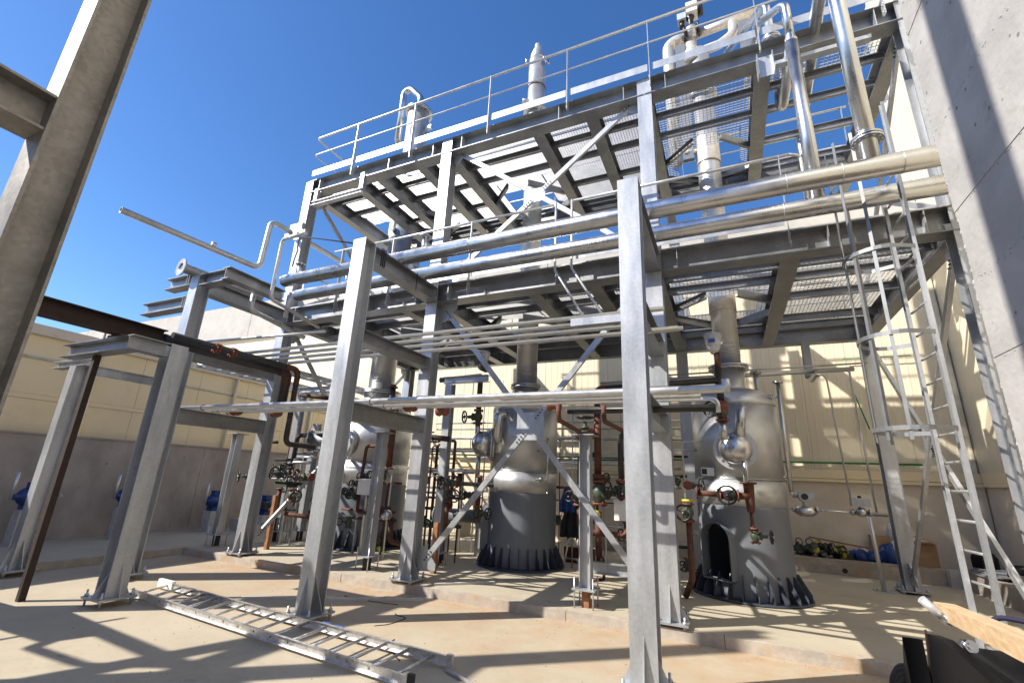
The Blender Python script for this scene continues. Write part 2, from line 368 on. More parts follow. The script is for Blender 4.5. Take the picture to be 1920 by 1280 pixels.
for y in (2.6, 5.45, 8.9, 11.8):
    ob("drain_pipe", MB().cyl((-13.30, y, .2), (-13.30, y, 4.28), .045, n=10), CREAM, lb)

WY = 13.45                                            # face of the back wall
bb = thing("factory_hall", "long factory hall with ribbed cream cladding behind the steel structure", "building", (-5, WY, 0))
ob("plinth_wall", MB().box((-40, WY, 0), (4.92, WY + .3, 2.06)), WWALL, bb)
ob("wall", MB().box((-40, WY + .12, 2.06), (4.92, WY + .6, 7.55)), CREAML, bb)
rb = MB()                                             # one ribbed sheet, shallow ribs 20 cm apart
prof = []
for i in range(5):
    x = i * .20
    prof += [(x + .003, 0), (x + .13, 0), (x + .145, -.0045), (x + .175, -.0045), (x + .19, 0)]
prof += [(.997, 0), (.997, .05), (.003, .05)]
n = len(prof)
rb.add([(a, b, 0) for a, b in prof] + [(a, b, 5.44) for a, b in prof], [(i, (i + 1) % n, n + (i + 1) % n, n + i) for i in range(n)] + [tuple(range(n))[::-1], tuple(range(n, 2 * n))], False)
rme = meshof("ribbed_sheet", rb, CREAML)
for i in range(36):
    inst("ribbed_sheet", rme, bb, (-31.1 + i * 1.0, WY + .06, 2.10))
ob("ledge", MB().box((-40, WY - .07, 2.02), (4.92, WY + .02, 2.09)), CREAM, bb)
ob("ledge_flashing", MB().box((-40, WY - .05, 2.10), (4.92, WY + .03, 2.30)), CREAM, bb)
for i in range(9):
    ob("parapet_panel", MB().box((-40 + i * 4.99 + .012, WY - .08, 7.54), (-40 + (i + 1) * 4.99 - .012, WY + .3, 9.32)), PARA, bb)

rbld = thing("tall_hall", "tall cream clad hall closing the yard on the right side", "building", (5.1, 8, 0))
ob("plinth_wall", MB().box((4.94, -6, 0), (5.3, WY + .6, 2.06)), WWALL, rbld)
rr = MB(); rr.box((4.96, -6, 2.07), (9, WY + .6, 16)); ob("wall", rr, CREAML, rbld)
for i in range(19):
    ob("cladding_panel", MB().box((4.925, -6 + i * 1.03 + .004, 2.30), (4.958, -6 + (i + 1) * 1.03 - .004, 15.98)), CREAML, rbld)
ob("ledge_flashing", MB().box((4.88, -6, 2.02), (4.94, WY - .08, 2.30)), CREAM, rbld)

nb = thing("unseen_dark_hall", "plain grey hall added unseen behind the camera to darken the steel", "building", (-8, -15, 0))  # added out of view to darken reflections and bounce light on the steel
ob("wall", MB().box((-40, -30, 0), (12, -14, 8.5)), LOWW, nb)
ob("roof_edge", MB().box((-40.1, -30.1, 8.502), (12.1, -13.9, 8.8)), PARA, nb)
gp = MB().tube([(-31, 13.42, 2.46), (3.95, 13.42, 2.46)], .022, n=8)
solo("green_pipe", gp, GPIPE, "thin green pipe running level along the foot of the ribbed cream wall", "pipe")
gp = MB().tube([(2.8, 13.38, 4.97), (4.15, 13.38, 4.97)], .012, n=6); gp.tube([(2.9, 13.38, 4.2), (3.1, 13.38, 3.24)], .016, n=6)
solo("green_hose", gp, GPIPE, "bright green hose hung on the cream wall behind the caged ladder", "hose")

kb = thing("concrete_ledge", "raised concrete ledge along the foot of the right back wall", "ledge", (0, 13, 0))
ob("ledge_block", MB().box((-3.2, 12.55, S - .02), (3.72, WY - .01, .42)), KERB, kb)
ob("ledge_block", MB().box((3.95, 3, S - .02), (4.93, 12.5, .46)), KERB, kb)
ob("ledge_block", MB().box((3.722, 12.4, S - .02), (4.05, 12.548, .44)), GROUT, kb)
ob("drain_hole", MB().cyl((2.05, 12.545, .22), (2.05, 12.60, .22), .05, n=12), SOCKET, kb)

# big cast wall close on the right
bw = thing("cast_wall", "big pale cast concrete wall with rough joints close on the right", "wall", (1.7, 2, 0))
zs = [0, .55, 1.25, 1.95, 2.62, 3.15, 3.68, 4.35, 5.3, 6.3]
for i, (a, b) in enumerate(zip(zs[:-1], zs[1:])):
    random.seed(i + 20)
    w = MB(); y1 = 3.83 + random.uniform(-.012, .012); x0 = 1.60 + (i % 2) * .004
    w.box((x0, -5, a + .0005), (1.90, y1, b - .0005)); ob("wall_lift", w, BIGW, bw)
    jn = MB()                                           # honeycombed joint: ragged nubs of mortar along the pour line
    for k in range(260):
        y = random.uniform(-.5, 3.82); r = random.uniform(.003, .011)
        jn.ball((x0 + .003, y, b - abs(random.gauss(0, .018)) + .006), r, n=6, m=4, sq=(.55, random.uniform(1, 2.4), random.uniform(.6, 1.1)))
    for k in range(30):
        z = random.uniform(a, b); jn.ball((x0 + .012, y1, z), random.uniform(.008, .02), n=6, m=4, sq=(1, .8, 1.4))
    ob("rough_joint", jn, JOINT, bw)["kind"] = "stuff"

# ------------------------------------------------------------------ main steel platform
XA, XB, XC, XD = -8.73, -4.78, -.79, 2.80
Y1, Y2 = 6.67, 11.22
ZL, ZU = 5.16, 8.50
pf = thing("steel_platform", "two storey galvanised steel platform on columns around the vessels", "steel platform", (-3, 9, S))
HB = dict(h=.24, b=.235, tw=.011, tf=.017)
def column_parts(parent, x, y, z0, z1, up=(0, 1, 0), plate=True, b=.235, h=.24, gus=True, gap=.0, m=GALV, bolts=4):
    c = ob("column", MB().ibeam((x, y, z0), (x, y, z1), h, b, .011, .017, up), m, parent)
    if plate:
        e = .21
        ob("base_plate", MB().box((x - e, y - e, z0 - .025), (x + e, y + e, z0 - .001)), m, c)
        for sx in (-1, 1):
            for sy in (-1, 1):
                q = (x + sx * (e - .04), y + sy * (e - .04)); ab = MB()
                ab.cyl((*q, z0 - .03 - gap), (*q, z0 + .075), .013, n=8); ab.cyl((*q, z0), (*q, z0 + .026), .025, n=6); ab.cyl((*q, z0 - .052), (*q, z0 - .027), .025, n=6)
                ob("anchor_bolt", ab, m, c)
    if gus:
        gz = .40
        ux = V((1, 0, 0)) if abs(up[1]) > .5 else V((0, 1, 0)); uy = V((0, 1, 0)) if abs(up[1]) > .5 else V((1, 0, 0))
        o = V((x, y, z0))
        for sgn in (-1, 1):
            st = MB(); a = o + uy * sgn * (h / 2)
            p = [a, a + uy * sgn * .095, a + V((0, 0, gz))]
            q = [v + ux * .012 for v in p]; p = [v - ux * .002 for v in p]
            st.add(p + q, [(0, 1, 2), (5, 4, 3), (0, 3, 4, 1), (1, 4, 5, 2), (2, 5, 3, 0)], False)
            ob("stiffener", st, m, c)
            st = MB(); a = o + ux * sgn * (b / 2 - .11)
            a = o + ux * sgn * .008
            p = [a, a + ux * sgn * .20, a + V((0, 0, gz))]
            q = [v + uy * .012 for v in p]
            st.add(p + q, [(0, 1, 2), (5, 4, 3), (0, 3, 4, 1), (1, 4, 5, 2), (2, 5, 3, 0)], False)
            ob("stiffener", st, m, c)
    return c
for x in (XA, XB, XC, XD):
    column_parts(pf, x, Y1, S + .06, ZU - .005)
    column_parts(pf, x, Y2, S + .06, ZU - .37 if x != XD else ZL - .02, gus=(x == XD))
IB = dict(h=.34, b=.20, tw=.009, tf=.014)
def beam(p0, p1, h=.34, b=.20, name="beam", m=GALVB, par=pf):
    return ob(name, MB().ibeam(p0, p1, h, b, .009, .014), m, par)
XS = [XA, XB, XC, XD]
XM = (-7.43, -6.70, -5.56, -2.83, -1.76, 1.02)
for Z in (ZL, ZU):
    zc = Z - .17; yb = Y2 if Z == ZL else 9.86
    for a, b in zip(XS[:-1], XS[1:]):
        fb = beam((a + .008, Y1, zc), (b - .008, Y1, zc), b=.27)
        for x in (a + .35, (a + b) / 2 + .45, b - .35):
            ob("web_stiffener", MB().box((x - .005, Y1 - .130, zc - .155), (x + .005, Y1 - .0046, zc + .155)), GALV, fb)
        if Z == ZL: beam((a + .008, Y2, zc), (b - .008, Y2, zc))
    if Z == ZU:
        for a, b in zip(XS[:-1], XS[1:]): beam((a + .12, 9.86, zc), (b - .12, 9.86, zc), h=.28, b=.16)
    for x in XS:
        beam((x, Y1 + .137, zc), (x, Y2 - .125, zc), b=.22)
    for x in XM:
        if Z == ZL and x == -6.70: continue
        beam((x, Y1 + .137, zc - .002), (x, yb - .102, zc - .002), h=.33, b=.24 if x > 0 else .22)
    # secondary runners across, interrupted round each tower
    secx = sorted(XS + [-7.43, -5.56, -2.83, -1.76, 1.02])
    for a, b in zip(secx[:-1], secx[1:]):
        for y in (7.45, 8.00, 8.85) + ((10.05, 10.6) if Z == ZL else (9.70,)):
            if y == 8.85 and any(a < tx < b for tx in (-8.0, -3.95, .15)): continue
            ob("runner", MB().channel((a + .02, y, Z - .10), (b - .02, y, Z - .10), .14, .06, .008), GALVB, pf)
    for cx in (-8.05 + .9, -3.95, .15):
        for sx in (-1, 1):
            for sy in (-1, 1):
                ob("trimmer", MB().channel((cx + sx * .95, 9.2 + sy * .20, Z - .10), (cx + sx * .25, 9.2 + sy * (.85 if Z == ZL or sy < 0 else .5), Z - .10), .14, .06, .008), GALVB, pf)
# gratings: real bearing bars and cross rods, one panel per strip
def grating(x0, x1, y0, y1, z, pb, pc, par, m=GRAT, hgt=.03):
    mb = MB(); t = .0020 if hgt > .02 else .0028
    ny = max(2, int((y1 - y0) / pb)); nx = max(2, int((x1 - x0) / pc))
    for i in range(ny + 1):                              # bearing bars
        y = y0 + (y1 - y0) * i / ny
        mb.add([(x0, y - t, z - hgt), (x1, y - t, z - hgt), (x1, y + t, z - hgt), (x0, y + t, z - hgt), (x0, y - t, z), (x1, y - t, z), (x1, y + t, z), (x0, y + t, z)],
               [(0, 3, 2, 1), (4, 5, 6, 7), (0, 1, 5, 4), (2, 3, 7, 6)], False)
    for i in range(nx + 1):                              # cross rods
        x = x0 + (x1 - x0) * i / nx
        mb.add([(x - t, y0, z - .012), (x + t, y0, z - .012), (x + t, y1, z - .012), (x - t, y1, z - .012), (x - t, y0, z), (x + t, y0, z), (x + t, y1, z), (x - t, y1, z)],
               [(0, 3, 2, 1), (4, 5, 6, 7), (1, 2, 6, 5), (3, 0, 4, 7)], False)
    mb.box((x0 - .004, y0, z - hgt), (x0, y1, z)); mb.box((x1, y0, z - hgt), (x1 + .004, y1, z))
    return ob("grating_panel", mb, m, par)
towers = [(-8.05 + .05, .62), (-3.95, .58), (.15, .60)]
for Z in (ZL, ZU):
    z = Z + .034
    for bi, (a, b) in enumerate(zip(secx[:-1], secx[1:])):
        for (y0, y1) in ((6.57, 7.45), (7.45, 8.35), (8.35, 10.05 if Z == ZL else 9.78), (10.05, 10.62), (10.62, 11.3)):
            cuts = [(y0, y1, a, b)]
            if y0 == 8.35:
                for tx, tr in towers:
                    if a < tx + tr and b > tx - tr:
                        cuts = []
                        if tx - tr > a + .1: cuts.append((y0, y1, a, tx - tr))
                        if tx + tr < b - .1: cuts.append((y0, y1, tx + tr, b))
                        lo, hi = max(a, tx - tr), min(b, tx + tr)
                        cuts += [(y0, 8.72, lo, hi)] + ([(9.70, y1, lo, hi)] if Z == ZL else [])
                        break
            if Z == ZU and y0 > 10: continue                                     # upper deck stops short of the back columns
            if a >= XC and a >= 1.0 and y0 in (7.45, 8.35) and Z == ZU: continue        # open bay where the risers pass
            for (c0, c1, xa, xb) in cuts:
                grating(xa + .012, xb - .012, c0 + .008, c1 - .008, z, .034 if a < XC else .062, .05 if a < XC else .062, pf, hgt=.03 if a < XC else .014)
# X-bracing in the front face between the second and third column, and in the end faces
def brace(p0, p1, side):
    d = (V(p1) - V(p0)).normalized(); off = V(side)
    mb = MB()
    upv = off
    mb.channel(V(p0) + off * .012, V(p1) + off * .012, .085, .05, .008, up=d.cross(off))
    b = ob("brace", mb, GALV, pf)
    bt = MB()
    L = (V(p1) - V(p0)).length
    for e in (0, 1):
        for k in range(4):
            q = V(p0) + d * (.06 + k * .055) if e == 0 else V(p1) - d * (.06 + k * .055)
            bt.cyl(q - off * .03, q + off * .035, .011, n=6)
    ob("brace_bolts", bt, WHEEL, b)
def xbrace(a, b, c, d, side):
    cen = (V(a) + V(b)) / 2
    for p, q in ((a, b), (c, d)):
        p, q = V(p), V(q); m = (p + q) / 2; t = (q - p).normalized()
        if p == V(a): brace(p, q, side)
        else: brace(p, m - t * .10, side); brace(m + t * .10, q, side)
    u = V((1, 0, 0)) if abs(side[1]) > .5 else V((0, 1, 0))
    gm = MB(); sx, sz = (.225, .215) if cen.z < 5 else (.15, .14)
    n_ = V(side)
    P_ = [cen + u * -sx + V((0, 0, sz)), cen + u * sx + V((0, 0, sz)), cen + u * sx + V((0, 0, -sz * .7)), cen + u * sx * .5 + V((0, 0, -sz)), cen + u * -sx * .5 + V((0, 0, -sz)), cen + u * -sx + V((0, 0, -sz * .7))]
    gm.add([p + n_ * .004 for p in P_] + [p - n_ * .008 for p in P_], [tuple(range(6)), tuple(range(11, 5, -1))] + [(i, i + 6, (i + 1) % 6 + 6, (i + 1) % 6) for i in range(6)], False)
    ob("gusset_plate", gm, GALV, pf)
    for p in (a, b, c, d):
        p = V(p); t = (cen - p); s1 = u * (1 if t.dot(u) > 0 else -1); s2 = V((0, 0, 1 if t.z > 0 else -1))
        gm = MB(); p = p - s1 * .10 - s2 * .10
        P_ = [p, p + s1 * .34, p + s1 * .34 + s2 * .10, p + s1 * .12 + s2 * .34, p + s2 * .34]
        gm.add([q + n_ * .004 for q in P_] + [q - n_ * .008 for q in P_], [tuple(range(5)), tuple(range(9, 4, -1))] + [(i, i + 5, (i + 1) % 5 + 5, (i + 1) % 5) for i in range(5)], False)
        ob("gusset_plate", gm, GALV, pf)
f_ = (0, -1, 0)
xbrace((XB + .22, 6.72, 4.72), (XC - .22, 6.72, .40), (XB + .22, 6.72, .42), (XC - .22, 6.72, 4.70), f_)
xbrace((XB + .20, 6.72, 8.22), (XC - .20, 6.72, 5.32), (XB + .20, 6.72, 5.32), (XC - .20, 6.72, 8.22), f_)
for x, sd_ in ((XD - .03, (-1, 0, 0)), (XA + .03, (1, 0, 0))):
    xbrace((x, Y1 + .22, 4.70), (x, Y2 - .22, .38), (x, Y2 - .22, 4.70), (x, Y1 + .22, .42), sd_)
    xbrace((x, Y1 + .22, 8.14), (x, Y2 - .22, 5.3), (x, Y2 - .22, 8.14), (x, Y1 + .22, 5.3), sd_)
for x in (XB, XC):
    xbrace((x, 11.15, 4.70), (x + 1.9, 11.15, .40), (x, 11.15, .40), (x + 1.9, 11.15, 4.7), f_) if x == XC and False else None
# little hanger brackets under the outer beams
for (x, y, z) in ((-6.95, 6.52, 8.12), (-8.35, 6.52, 8.05)):
    ob("hanger", MB().ibeam((x, y, z - .36), (x, y, z + .10), .10, .10, .006, .008, (0, 1, 0)), GALV, pf)
ob("hanger_rail", MB().ibeam((-8.42, 6.50, 7.74), (-6.88, 6.50, 7.74), .10, .12, .006, .009), GALV, pf)
ob("hanger", MB().ibeam((1.02, 6.50, 7.78), (1.02, 6.50, 8.16), .22, .18, .008, .012, (1, 0, 0)), GALV, pf)
ob("hanger_rail", MB().bar((1.13, 6.42, 7.86), (2.3, 6.42, 7.86), .10, .06), GALV, pf)
ob("hanger", MB().ibeam((1.70, 11.05, 4.05), (1.70, 11.05, 4.82), .14, .14, .008, .010, (0, 1, 0)), GALV, pf)
ob("hanger_rail", MB().channel((1.70, 10.45, 4.03), (1.70, 11.15, 4.03), .12, .07), GALV, pf)

# ------------------------------------------------------------------ guard rails (each run one thing)
def rail_run(label, pts_top, z0, posts, toe=True, h=1.08, group="platform guard rails", ret=None):
    """straight run along pts_top = (a, b) in plan; posts = distances"""
    a, b = V((*pts_top[0], 0)), V((*pts_top[1], 0)); d = (b - a).normalized(); nrm = V((d.y, -d.x, 0))
    t = thing("guard_rail", label, "guard rail", (a.x, a.y, z0), group)
    up = V((0, 0, 1))
    top = [a + up * (z0 + h), b + up * (z0 + h)]; mid = [a + up * (z0 + h * .55), b + up * (z0 + h * .55)]
    if ret:
        top = [a + V(ret) + up * (z0 + h)] + top; mid = [a + V(ret) + up * (z0 + h * .55)] + mid
    ob("top_rail", MB().tube(top, .024, n=10, bend=.08), GALV2, t)
    ob("mid_rail", MB().tube(mid, .015, n=8, bend=.08), GALV2, t)
    for s in posts:
        p = a + d * s
        po = ob("post", MB().prism([(-.03, -.005), (.03, -.005), (.03, .005), (-.03, .005)][::1] if False else [(-.004, -.033), (.004, -.033), (.004, .033), (-.004, .033)], p + up * (z0 - .34), p + up * (z0 + h), up=(d if False else nrm)), GALV, t)
        bk = MB()
        bk.bar(p - nrm * .03 + up * (z0 - .30), p - nrm * .03 + up * (z0 - .12), .012, .09, up=nrm)
        for zz in (-.27, -.15):
            for q in (-.018, .018): bk.cyl(p + d * .012 + nrm * q + up * (z0 + zz), p - d * .016 + nrm * q + up * (z0 + zz), .010, n=6)
        ob("bolts", bk, GALV, po)
    if toe:
        ss = [0] + list(posts) + [(b - a).length]
        for s0, s1 in zip(ss[:-1], ss[1:]):
            if s1 - s0 < .15: continue
            ob("toe_board", MB().bar(a + d * (s0 + .035) - nrm * .02 + up * (z0 + .075), a + d * (s1 - .035) - nrm * .02 + up * (z0 + .075), .006, .15), GALV, t)
    return t
rail_run("long guard rail on the front edge of the upper deck", ((-8.62, 6.44), (2.86, 6.44)), 8.55, [1.35, 2.98, 4.85, 6.48, 7.95, 9.60, 11.15], ret=(0, 1.2, 0))
rail_run("guard rail across the left end of the upper deck", ((-8.86, 7.75), (-8.86, 9.9)), 8.55, [.4, 1.9])
rail_run("guard rail across the right end of the upper deck", ((2.95, 9.9), (2.95, 6.7)), 8.55, [.1, 1.6, 3.1])
rail_run("guard rail along the back edge of the upper deck", ((2.9, 9.95), (-8.8, 9.95)), 8.55, [.1, 1.7, 3.3, 4.9, 6.5, 8.1, 9.7, 11.3])
rail_run("guard rail on the front edge of the lower deck, left of the drop bars", ((-7.35, 6.44), (-2.36, 6.44)), 5.20, [.25, 1.6, 3.40])
rail_run("guard rail on the front edge of the lower deck, right of the drop bars", ((-2.0, 6.44), (1.13, 6.44)), 5.20, [1.0, 3.0], ret=None)
rail_run("guard rail along the back edge of the lower deck", ((2.7, 11.42), (-8.8, 11.42)), 5.20, [.1, 1.7, 3.3, 4.9, 6.5, 8.1, 9.7, 11.3])
rail_run("guard rail across the left end of the lower deck", ((-8.86, 6.9), (-8.86, 11.3)), 5.20, [.1, 1.5, 3.0, 4.3])
e = MB()
e.tube([(1.13, 6.44, 6.28), (1.28, 6.52, 6.28), (1.28, 6.52, 5.75), (1.13, 6.5, 5.75)], .021, n=8, bend=.06)
solo("rail_end_loop", e, GALV2, "bent tube end of the lower deck rail beside the thick steel pipes", "rail")
# drop bars that lean out from the lower deck
for i, x in enumerate((-2.30, -2.02)):
    e = MB().tube([(x, 6.40, 6.28), (x, 6.40, 5.02), (x + .62 - i * .0, 6.1, 3.95)], .020, n=10, bend=.07)
    solo("drop_bar", e, GALV2, ["left of two bent tubes hanging from the lower deck rail", "right of two bent tubes hanging from the lower deck rail"][i], "tube rail", "bent tubes on the lower deck rail")

# ------------------------------------------------------------------ caged ladder on the right
cl = thing("caged_ladder", "galvanised caged ladder climbing to the lower deck at right", "ladder", (2.1, 6.2, S))
for y, x in ((6.42, 2.06), (5.98, 2.11)):
    ob("stile", MB().channel((x, y, S), (x, y, 5.35 if y > 6.2 else 6.4), .07, .035, .006, up=(0, 1, 0)), GALV, cl)
for i in range(20):
    z = S + .30 + i * .28
    if z > 6.2: break
    ob("rung", MB().cyl((2.08, 6.42, z), (2.11, 5.98, z), .014, n=8), GALV2, cl)
hz = [2.42, 3.42, 4.42, 5.42]
def hoop_pts(z, n=16):
    c = V((1.98, 6.20, z)); pts = [V((2.06, 6.44, z))]
    for i in range(n + 1):
        a = PI / 2 + PI * i / n
        pts.append(V((1.83 + math.cos(a) * .36, 6.20 + math.sin(a) * .36, z)))
    pts.append(V((2.11, 5.96, z))); return pts
for z in hz:
    mb = MB(); pts = hoop_pts(z)
    vs = []; m_ = len(pts)
    for i, p in enumerate(pts):
        t = (pts[min(i + 1, m_ - 1)] - pts[max(i - 1, 0)]).normalized(); nr = V((t.y, -t.x, 0))
        for dn, dz in ((0, -.023), (.006, -.023), (.006, .023), (0, .023)): vs.append(p + nr * dn + V((0, 0, dz)))
    fs = [(i * 4 + j, (i + 1) * 4 + j, (i + 1) * 4 + (j + 1) % 4, i * 4 + (j + 1) % 4) for i in range(m_ - 1) for j in range(4)]
    mb.add(vs, fs + [(0, 1, 2, 3), tuple(range(len(vs) - 1, len(vs) - 5, -1))], False)
    ob("hoop", mb, CAGE, cl)
for k in (3, 6, 9, 12, 15):
    p = hoop_pts(0)[k]; c = V((1.83, 6.20, 0)); r = (p - c).normalized()
    q = p - r * .010
    ob("cage_strap", MB().bar((q.x, q.y, 2.30), (q.x, q.y, 6.0), .034, .006, up=r), CAGE, cl)

# ------------------------------------------------------------------ pipe rack frames in front
def rack_frame(label, x, ztop, extra=None):
    t = thing("pipe_rack_frame", label, "steel frame", (x, 4.72, 0), "pipe rack frames")
    column_parts(t, x, 4.72, .10, ztop, gap=.07)
    ob("cap_plate", MB().box((x - .12, 4.60, ztop), (x + .12, 4.84, ztop + .008)), GALV, t)
    ob("top_beam", MB().ibeam((x, 4.842, ztop - .15), (x, 6.546, ztop - .15), .28, .22, .010, .016), GALVB, t)
    ob("lower_beam", MB().ibeam((x, 4.842, 2.56), (x, 6.546, 2.56), .26, .20, .009, .014), GALVB, t)
    return t
rf1 = rack_frame("left pipe rack frame with stub beams poking out to the left", -8.73, 5.12)
rf2 = rack_frame("middle pipe rack frame beside the aluminium ladder on the ground", -4.78, 5.12)
rf3 = rack_frame("right pipe rack frame, nearest and widest column in front", -.79, 5.12)
ob("middle_beam", MB().ibeam((-4.78, 4.842, 3.66), (-4.78, 6.546, 3.66), .20, .20, .008, .013), GALVB, rf2)
ob("middle_beam", MB().ibeam((-.79, 4.842, 3.62), (-.79, 6.546, 3.62), .24, .20, .008, .013), GALVB, rf3)
ob("middle_beam", MB().ibeam((-8.73, 4.842, 3.66), (-8.73, 6.546, 3.66), .20, .20, .008, .013), GALVB, rf1)
for x0, z, y in ((-9.80, 5.12, 4.76), (-10.46, 4.68, 4.78)):
    sb = ob("stub_beam", MB().ibeam((x0, y, z), (-8.86, y, z), .23, .20, .009, .014), GALVB, rf1)
    for xx in (-9.12, -9.05): ob("web_stiffener", MB().box((xx, y - .098, z - .10), (xx + .008, y - .005, z + .10)), GALV, sb)
ob("stub_beam", MB().ibeam((-8.60, 4.70, 5.02), (-7.86, 4.70, 5.02), .22, .20, .009, .014), GALVB, rf1)
ob("side_beam", MB().ibeam((-7.80, 4.56, 5.02), (-7.80, 5.74, 5.02), .22, .20, .009, .014), GALVB, rf1)

lf = thing("low_support_frame", "low steel frame in front carrying the dark rusty beam", "steel frame", (-7.32, 3.84, 0))
column_parts(lf, -7.32, 3.84, .11, 3.42, up=(1, 0, 0), gap=.08)
ob("stub_beam", MB().ibeam((-7.32, 3.24, 3.32), (-7.32, 3.715, 3.32), .20, .20, .009, .014), GALVB, lf)
ob("cross_beam", MB().ibeam((-9.17, 3.35, 3.33), (-7.425, 3.35, 3.33), .20, .20, .009, .014), GALVB, lf)
gf = thing("left_bracket_frame", "slim steel post with a side arm at the far left edge", "steel frame", (-10.15, 3.92, 0))
column_parts(gf, -10.15, 3.92, .10, 3.30, gap=.07, b=.20, h=.20)
ob("arm", MB().ibeam((-11.05, 3.95, 3.37), (-9.95, 3.95, 3.37), .12, .16, .007, .010), GALV, gf)
ob("tie_beam", MB().channel((-10.10, 4.03, 3.27), (-10.10, 5.30, 3.27), .16, .07), GALV, gf)
rp = solo("rusty_post", MB().bar((-8.30, 3.36, 0), (-8.30, 3.36, 3.22), .075, .075, up=(0, 1, 0)), DRUST, "thin dark rusty square post propping the low frame", "post")

# portal frame close to the camera on the left, with its bracing out of view
pp = thing("portal_frame", "huge dim steel post and beam close at the upper left", "steel frame", (-3.52, .94, 0))
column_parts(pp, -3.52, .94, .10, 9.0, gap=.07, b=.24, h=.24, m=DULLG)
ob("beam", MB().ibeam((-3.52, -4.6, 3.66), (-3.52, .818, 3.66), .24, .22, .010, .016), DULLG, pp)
column_parts(pp, -7.9, .10, .10, 9.0, gap=.07)
column_parts(pp, -7.9, -4.7, .10, 9.0, gap=.07)
for x, zb in ((-7.9, 3.2), (-7.9, 5.9)):
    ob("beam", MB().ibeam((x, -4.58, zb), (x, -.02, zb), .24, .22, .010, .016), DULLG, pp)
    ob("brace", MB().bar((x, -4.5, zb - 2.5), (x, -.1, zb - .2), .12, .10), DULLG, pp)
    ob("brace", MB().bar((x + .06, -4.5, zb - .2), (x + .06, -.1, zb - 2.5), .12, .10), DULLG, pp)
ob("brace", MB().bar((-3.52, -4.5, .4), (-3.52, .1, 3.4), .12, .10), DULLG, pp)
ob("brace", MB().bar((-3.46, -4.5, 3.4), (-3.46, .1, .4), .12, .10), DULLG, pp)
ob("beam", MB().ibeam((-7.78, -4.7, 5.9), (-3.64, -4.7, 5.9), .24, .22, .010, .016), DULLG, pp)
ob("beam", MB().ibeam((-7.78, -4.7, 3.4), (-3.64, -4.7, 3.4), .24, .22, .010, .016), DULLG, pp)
yf = thing("side_walkway", "steel side walkway on posts beyond the left edge", "steel frame", (-9.4, 0, 0))
for y in (-3.2, 1.9): column_parts(yf, -9.4, y, .10, 5.6, gap=.07)
for z in (5.4,): ob("beam", MB().ibeam((-9.4, -3.08, z), (-9.4, 1.78, z), .24, .22, .010, .016), GALV, yf)
ob("brace", MB().bar((-9.4, -1.5, 6.05), (-9.4, 1.8, 2.05), .16, .24, up=(1, 0, 0)), GALV, yf)
ob("brace", MB().bar((-9.3, -2.9, 3.2), (-9.3, .9, 5.5), .16, .18, up=(1, 0, 0)), GALV, yf)
ob("stringer", MB().bar((-9.45, 2.6, .45), (-9.45, .35, 3.55), .40, .06, up=(1, 0, 0)), GALV, yf)
ob("hand_rail", MB().tube([(-9.4, .9, 3.15), (-9.4, .05, 3.48), (-9.4, -.62, 4.4), (-9.4, -.82, 5.2), (-9.4, -1.6, 5.9)], .055, n=10, bend=.25), GALV2, yf)
ob("hand_rail", MB().tube([(-9.4, .30, 2.90), (-9.4, 1.3, 3.10)], .025, n=8), GALV2, yf)
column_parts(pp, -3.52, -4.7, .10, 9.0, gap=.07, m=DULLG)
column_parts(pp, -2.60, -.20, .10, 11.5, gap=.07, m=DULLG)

# ------------------------------------------------------------------ thick stainless pipes on the rack
def weld(c, axis, r): return MB().torus(c, axis, r, .005, n=24, m=6)
def run_pipe(label, y, z, r, x0, x1, welds, nozzles):
    t = thing("steel_pipe", label, "pipe", (x0, y, z), "thick pipes on the rack")
    ob("pipe", MB().tube([(x0, y, z), (x1, y, z)], r, n=24), INOX, t)
    ob("end_cap", MB().lathe([(r, 0), (r * .93, .03), (r * .6, .06), (0, .072)], (x0, y, z), (-1, 0, 0), n=20), INOX, t)
    for w in welds: ob("weld_seam", weld((w, y, z), (1, 0, 0), r), INOXD, t)
    for (x, nr, hgt) in nozzles:
        nz = ob("branch", MB().cyl((x, y, z), (x, y, z + hgt), nr, n=16), INOX, t)
        ob("flange", MB().flange((x, y, z + hgt), (0, 0, 1), nr * 2.0, .018, 8, bolt=.008), INOX, nz)
    for x in (-8.0, -4.78, -.79):
        if x > x0: ob("pipe_shoe", MB().box((x - .06, y - .05, 5.123), (x + .06, y + .05, z - r * .8)), GALV, t)
    return t
p1 = run_pipe("upper thick stainless pipe crossing the picture on the rack", 5.55, 5.245, .118, -7.55, 6.5, [-3.4, .9, 1.45, 2.0], [(-7.2, .045, .30), (-4.30, .055, .32)])
p2 = run_pipe("lower thick stainless pipe crossing the picture on the rack", 6.19, 5.245, .118, -7.95, 6.5, [-3.9, .93, 1.56], [(-6.6, .045, .34)])
# risers
t = thing("riser_pipe", "shiny vertical pipe rising from the lower thick pipe, thinner at its top", "pipe", (1.33, 6.19, 5.3))
ob("pipe", MB().tube([(1.33, 6.19, 5.30), (1.33, 6.19, 7.95)], .084, n=20), INOX, t)
ob("reducer", MB().lathe([(.084, 0), (.084, .04), (.060, .14), (.060, .2)], (1.33, 6.19, 7.95), n=20), INOX, t)
ob("upper_pipe", MB().tube([(1.33, 6.19, 8.1), (1.33, 6.19, 8.72), (1.0, 6.6, 8.95), (.9, 7.9, 8.95)], .060, n=16, bend=.18), INOX, t)
ob("return_bend", MB().tube([(1.33, 6.22, 7.92), (1.33, 7.55, 7.92), (1.33, 7.55, 9.5)], .078, n=18, bend=.22, k=8), INOX, t)
ob("flange", MB().flange((1.33, 7.55, 9.5), (0, 0, 1), .155, .03, 10, bolt=.012), INOX, t)
ob("flange", MB().flange((1.33, 7.55, 9.54), (0, 0, 1), .155, .03, 10, bolt=.012), INOX, t)
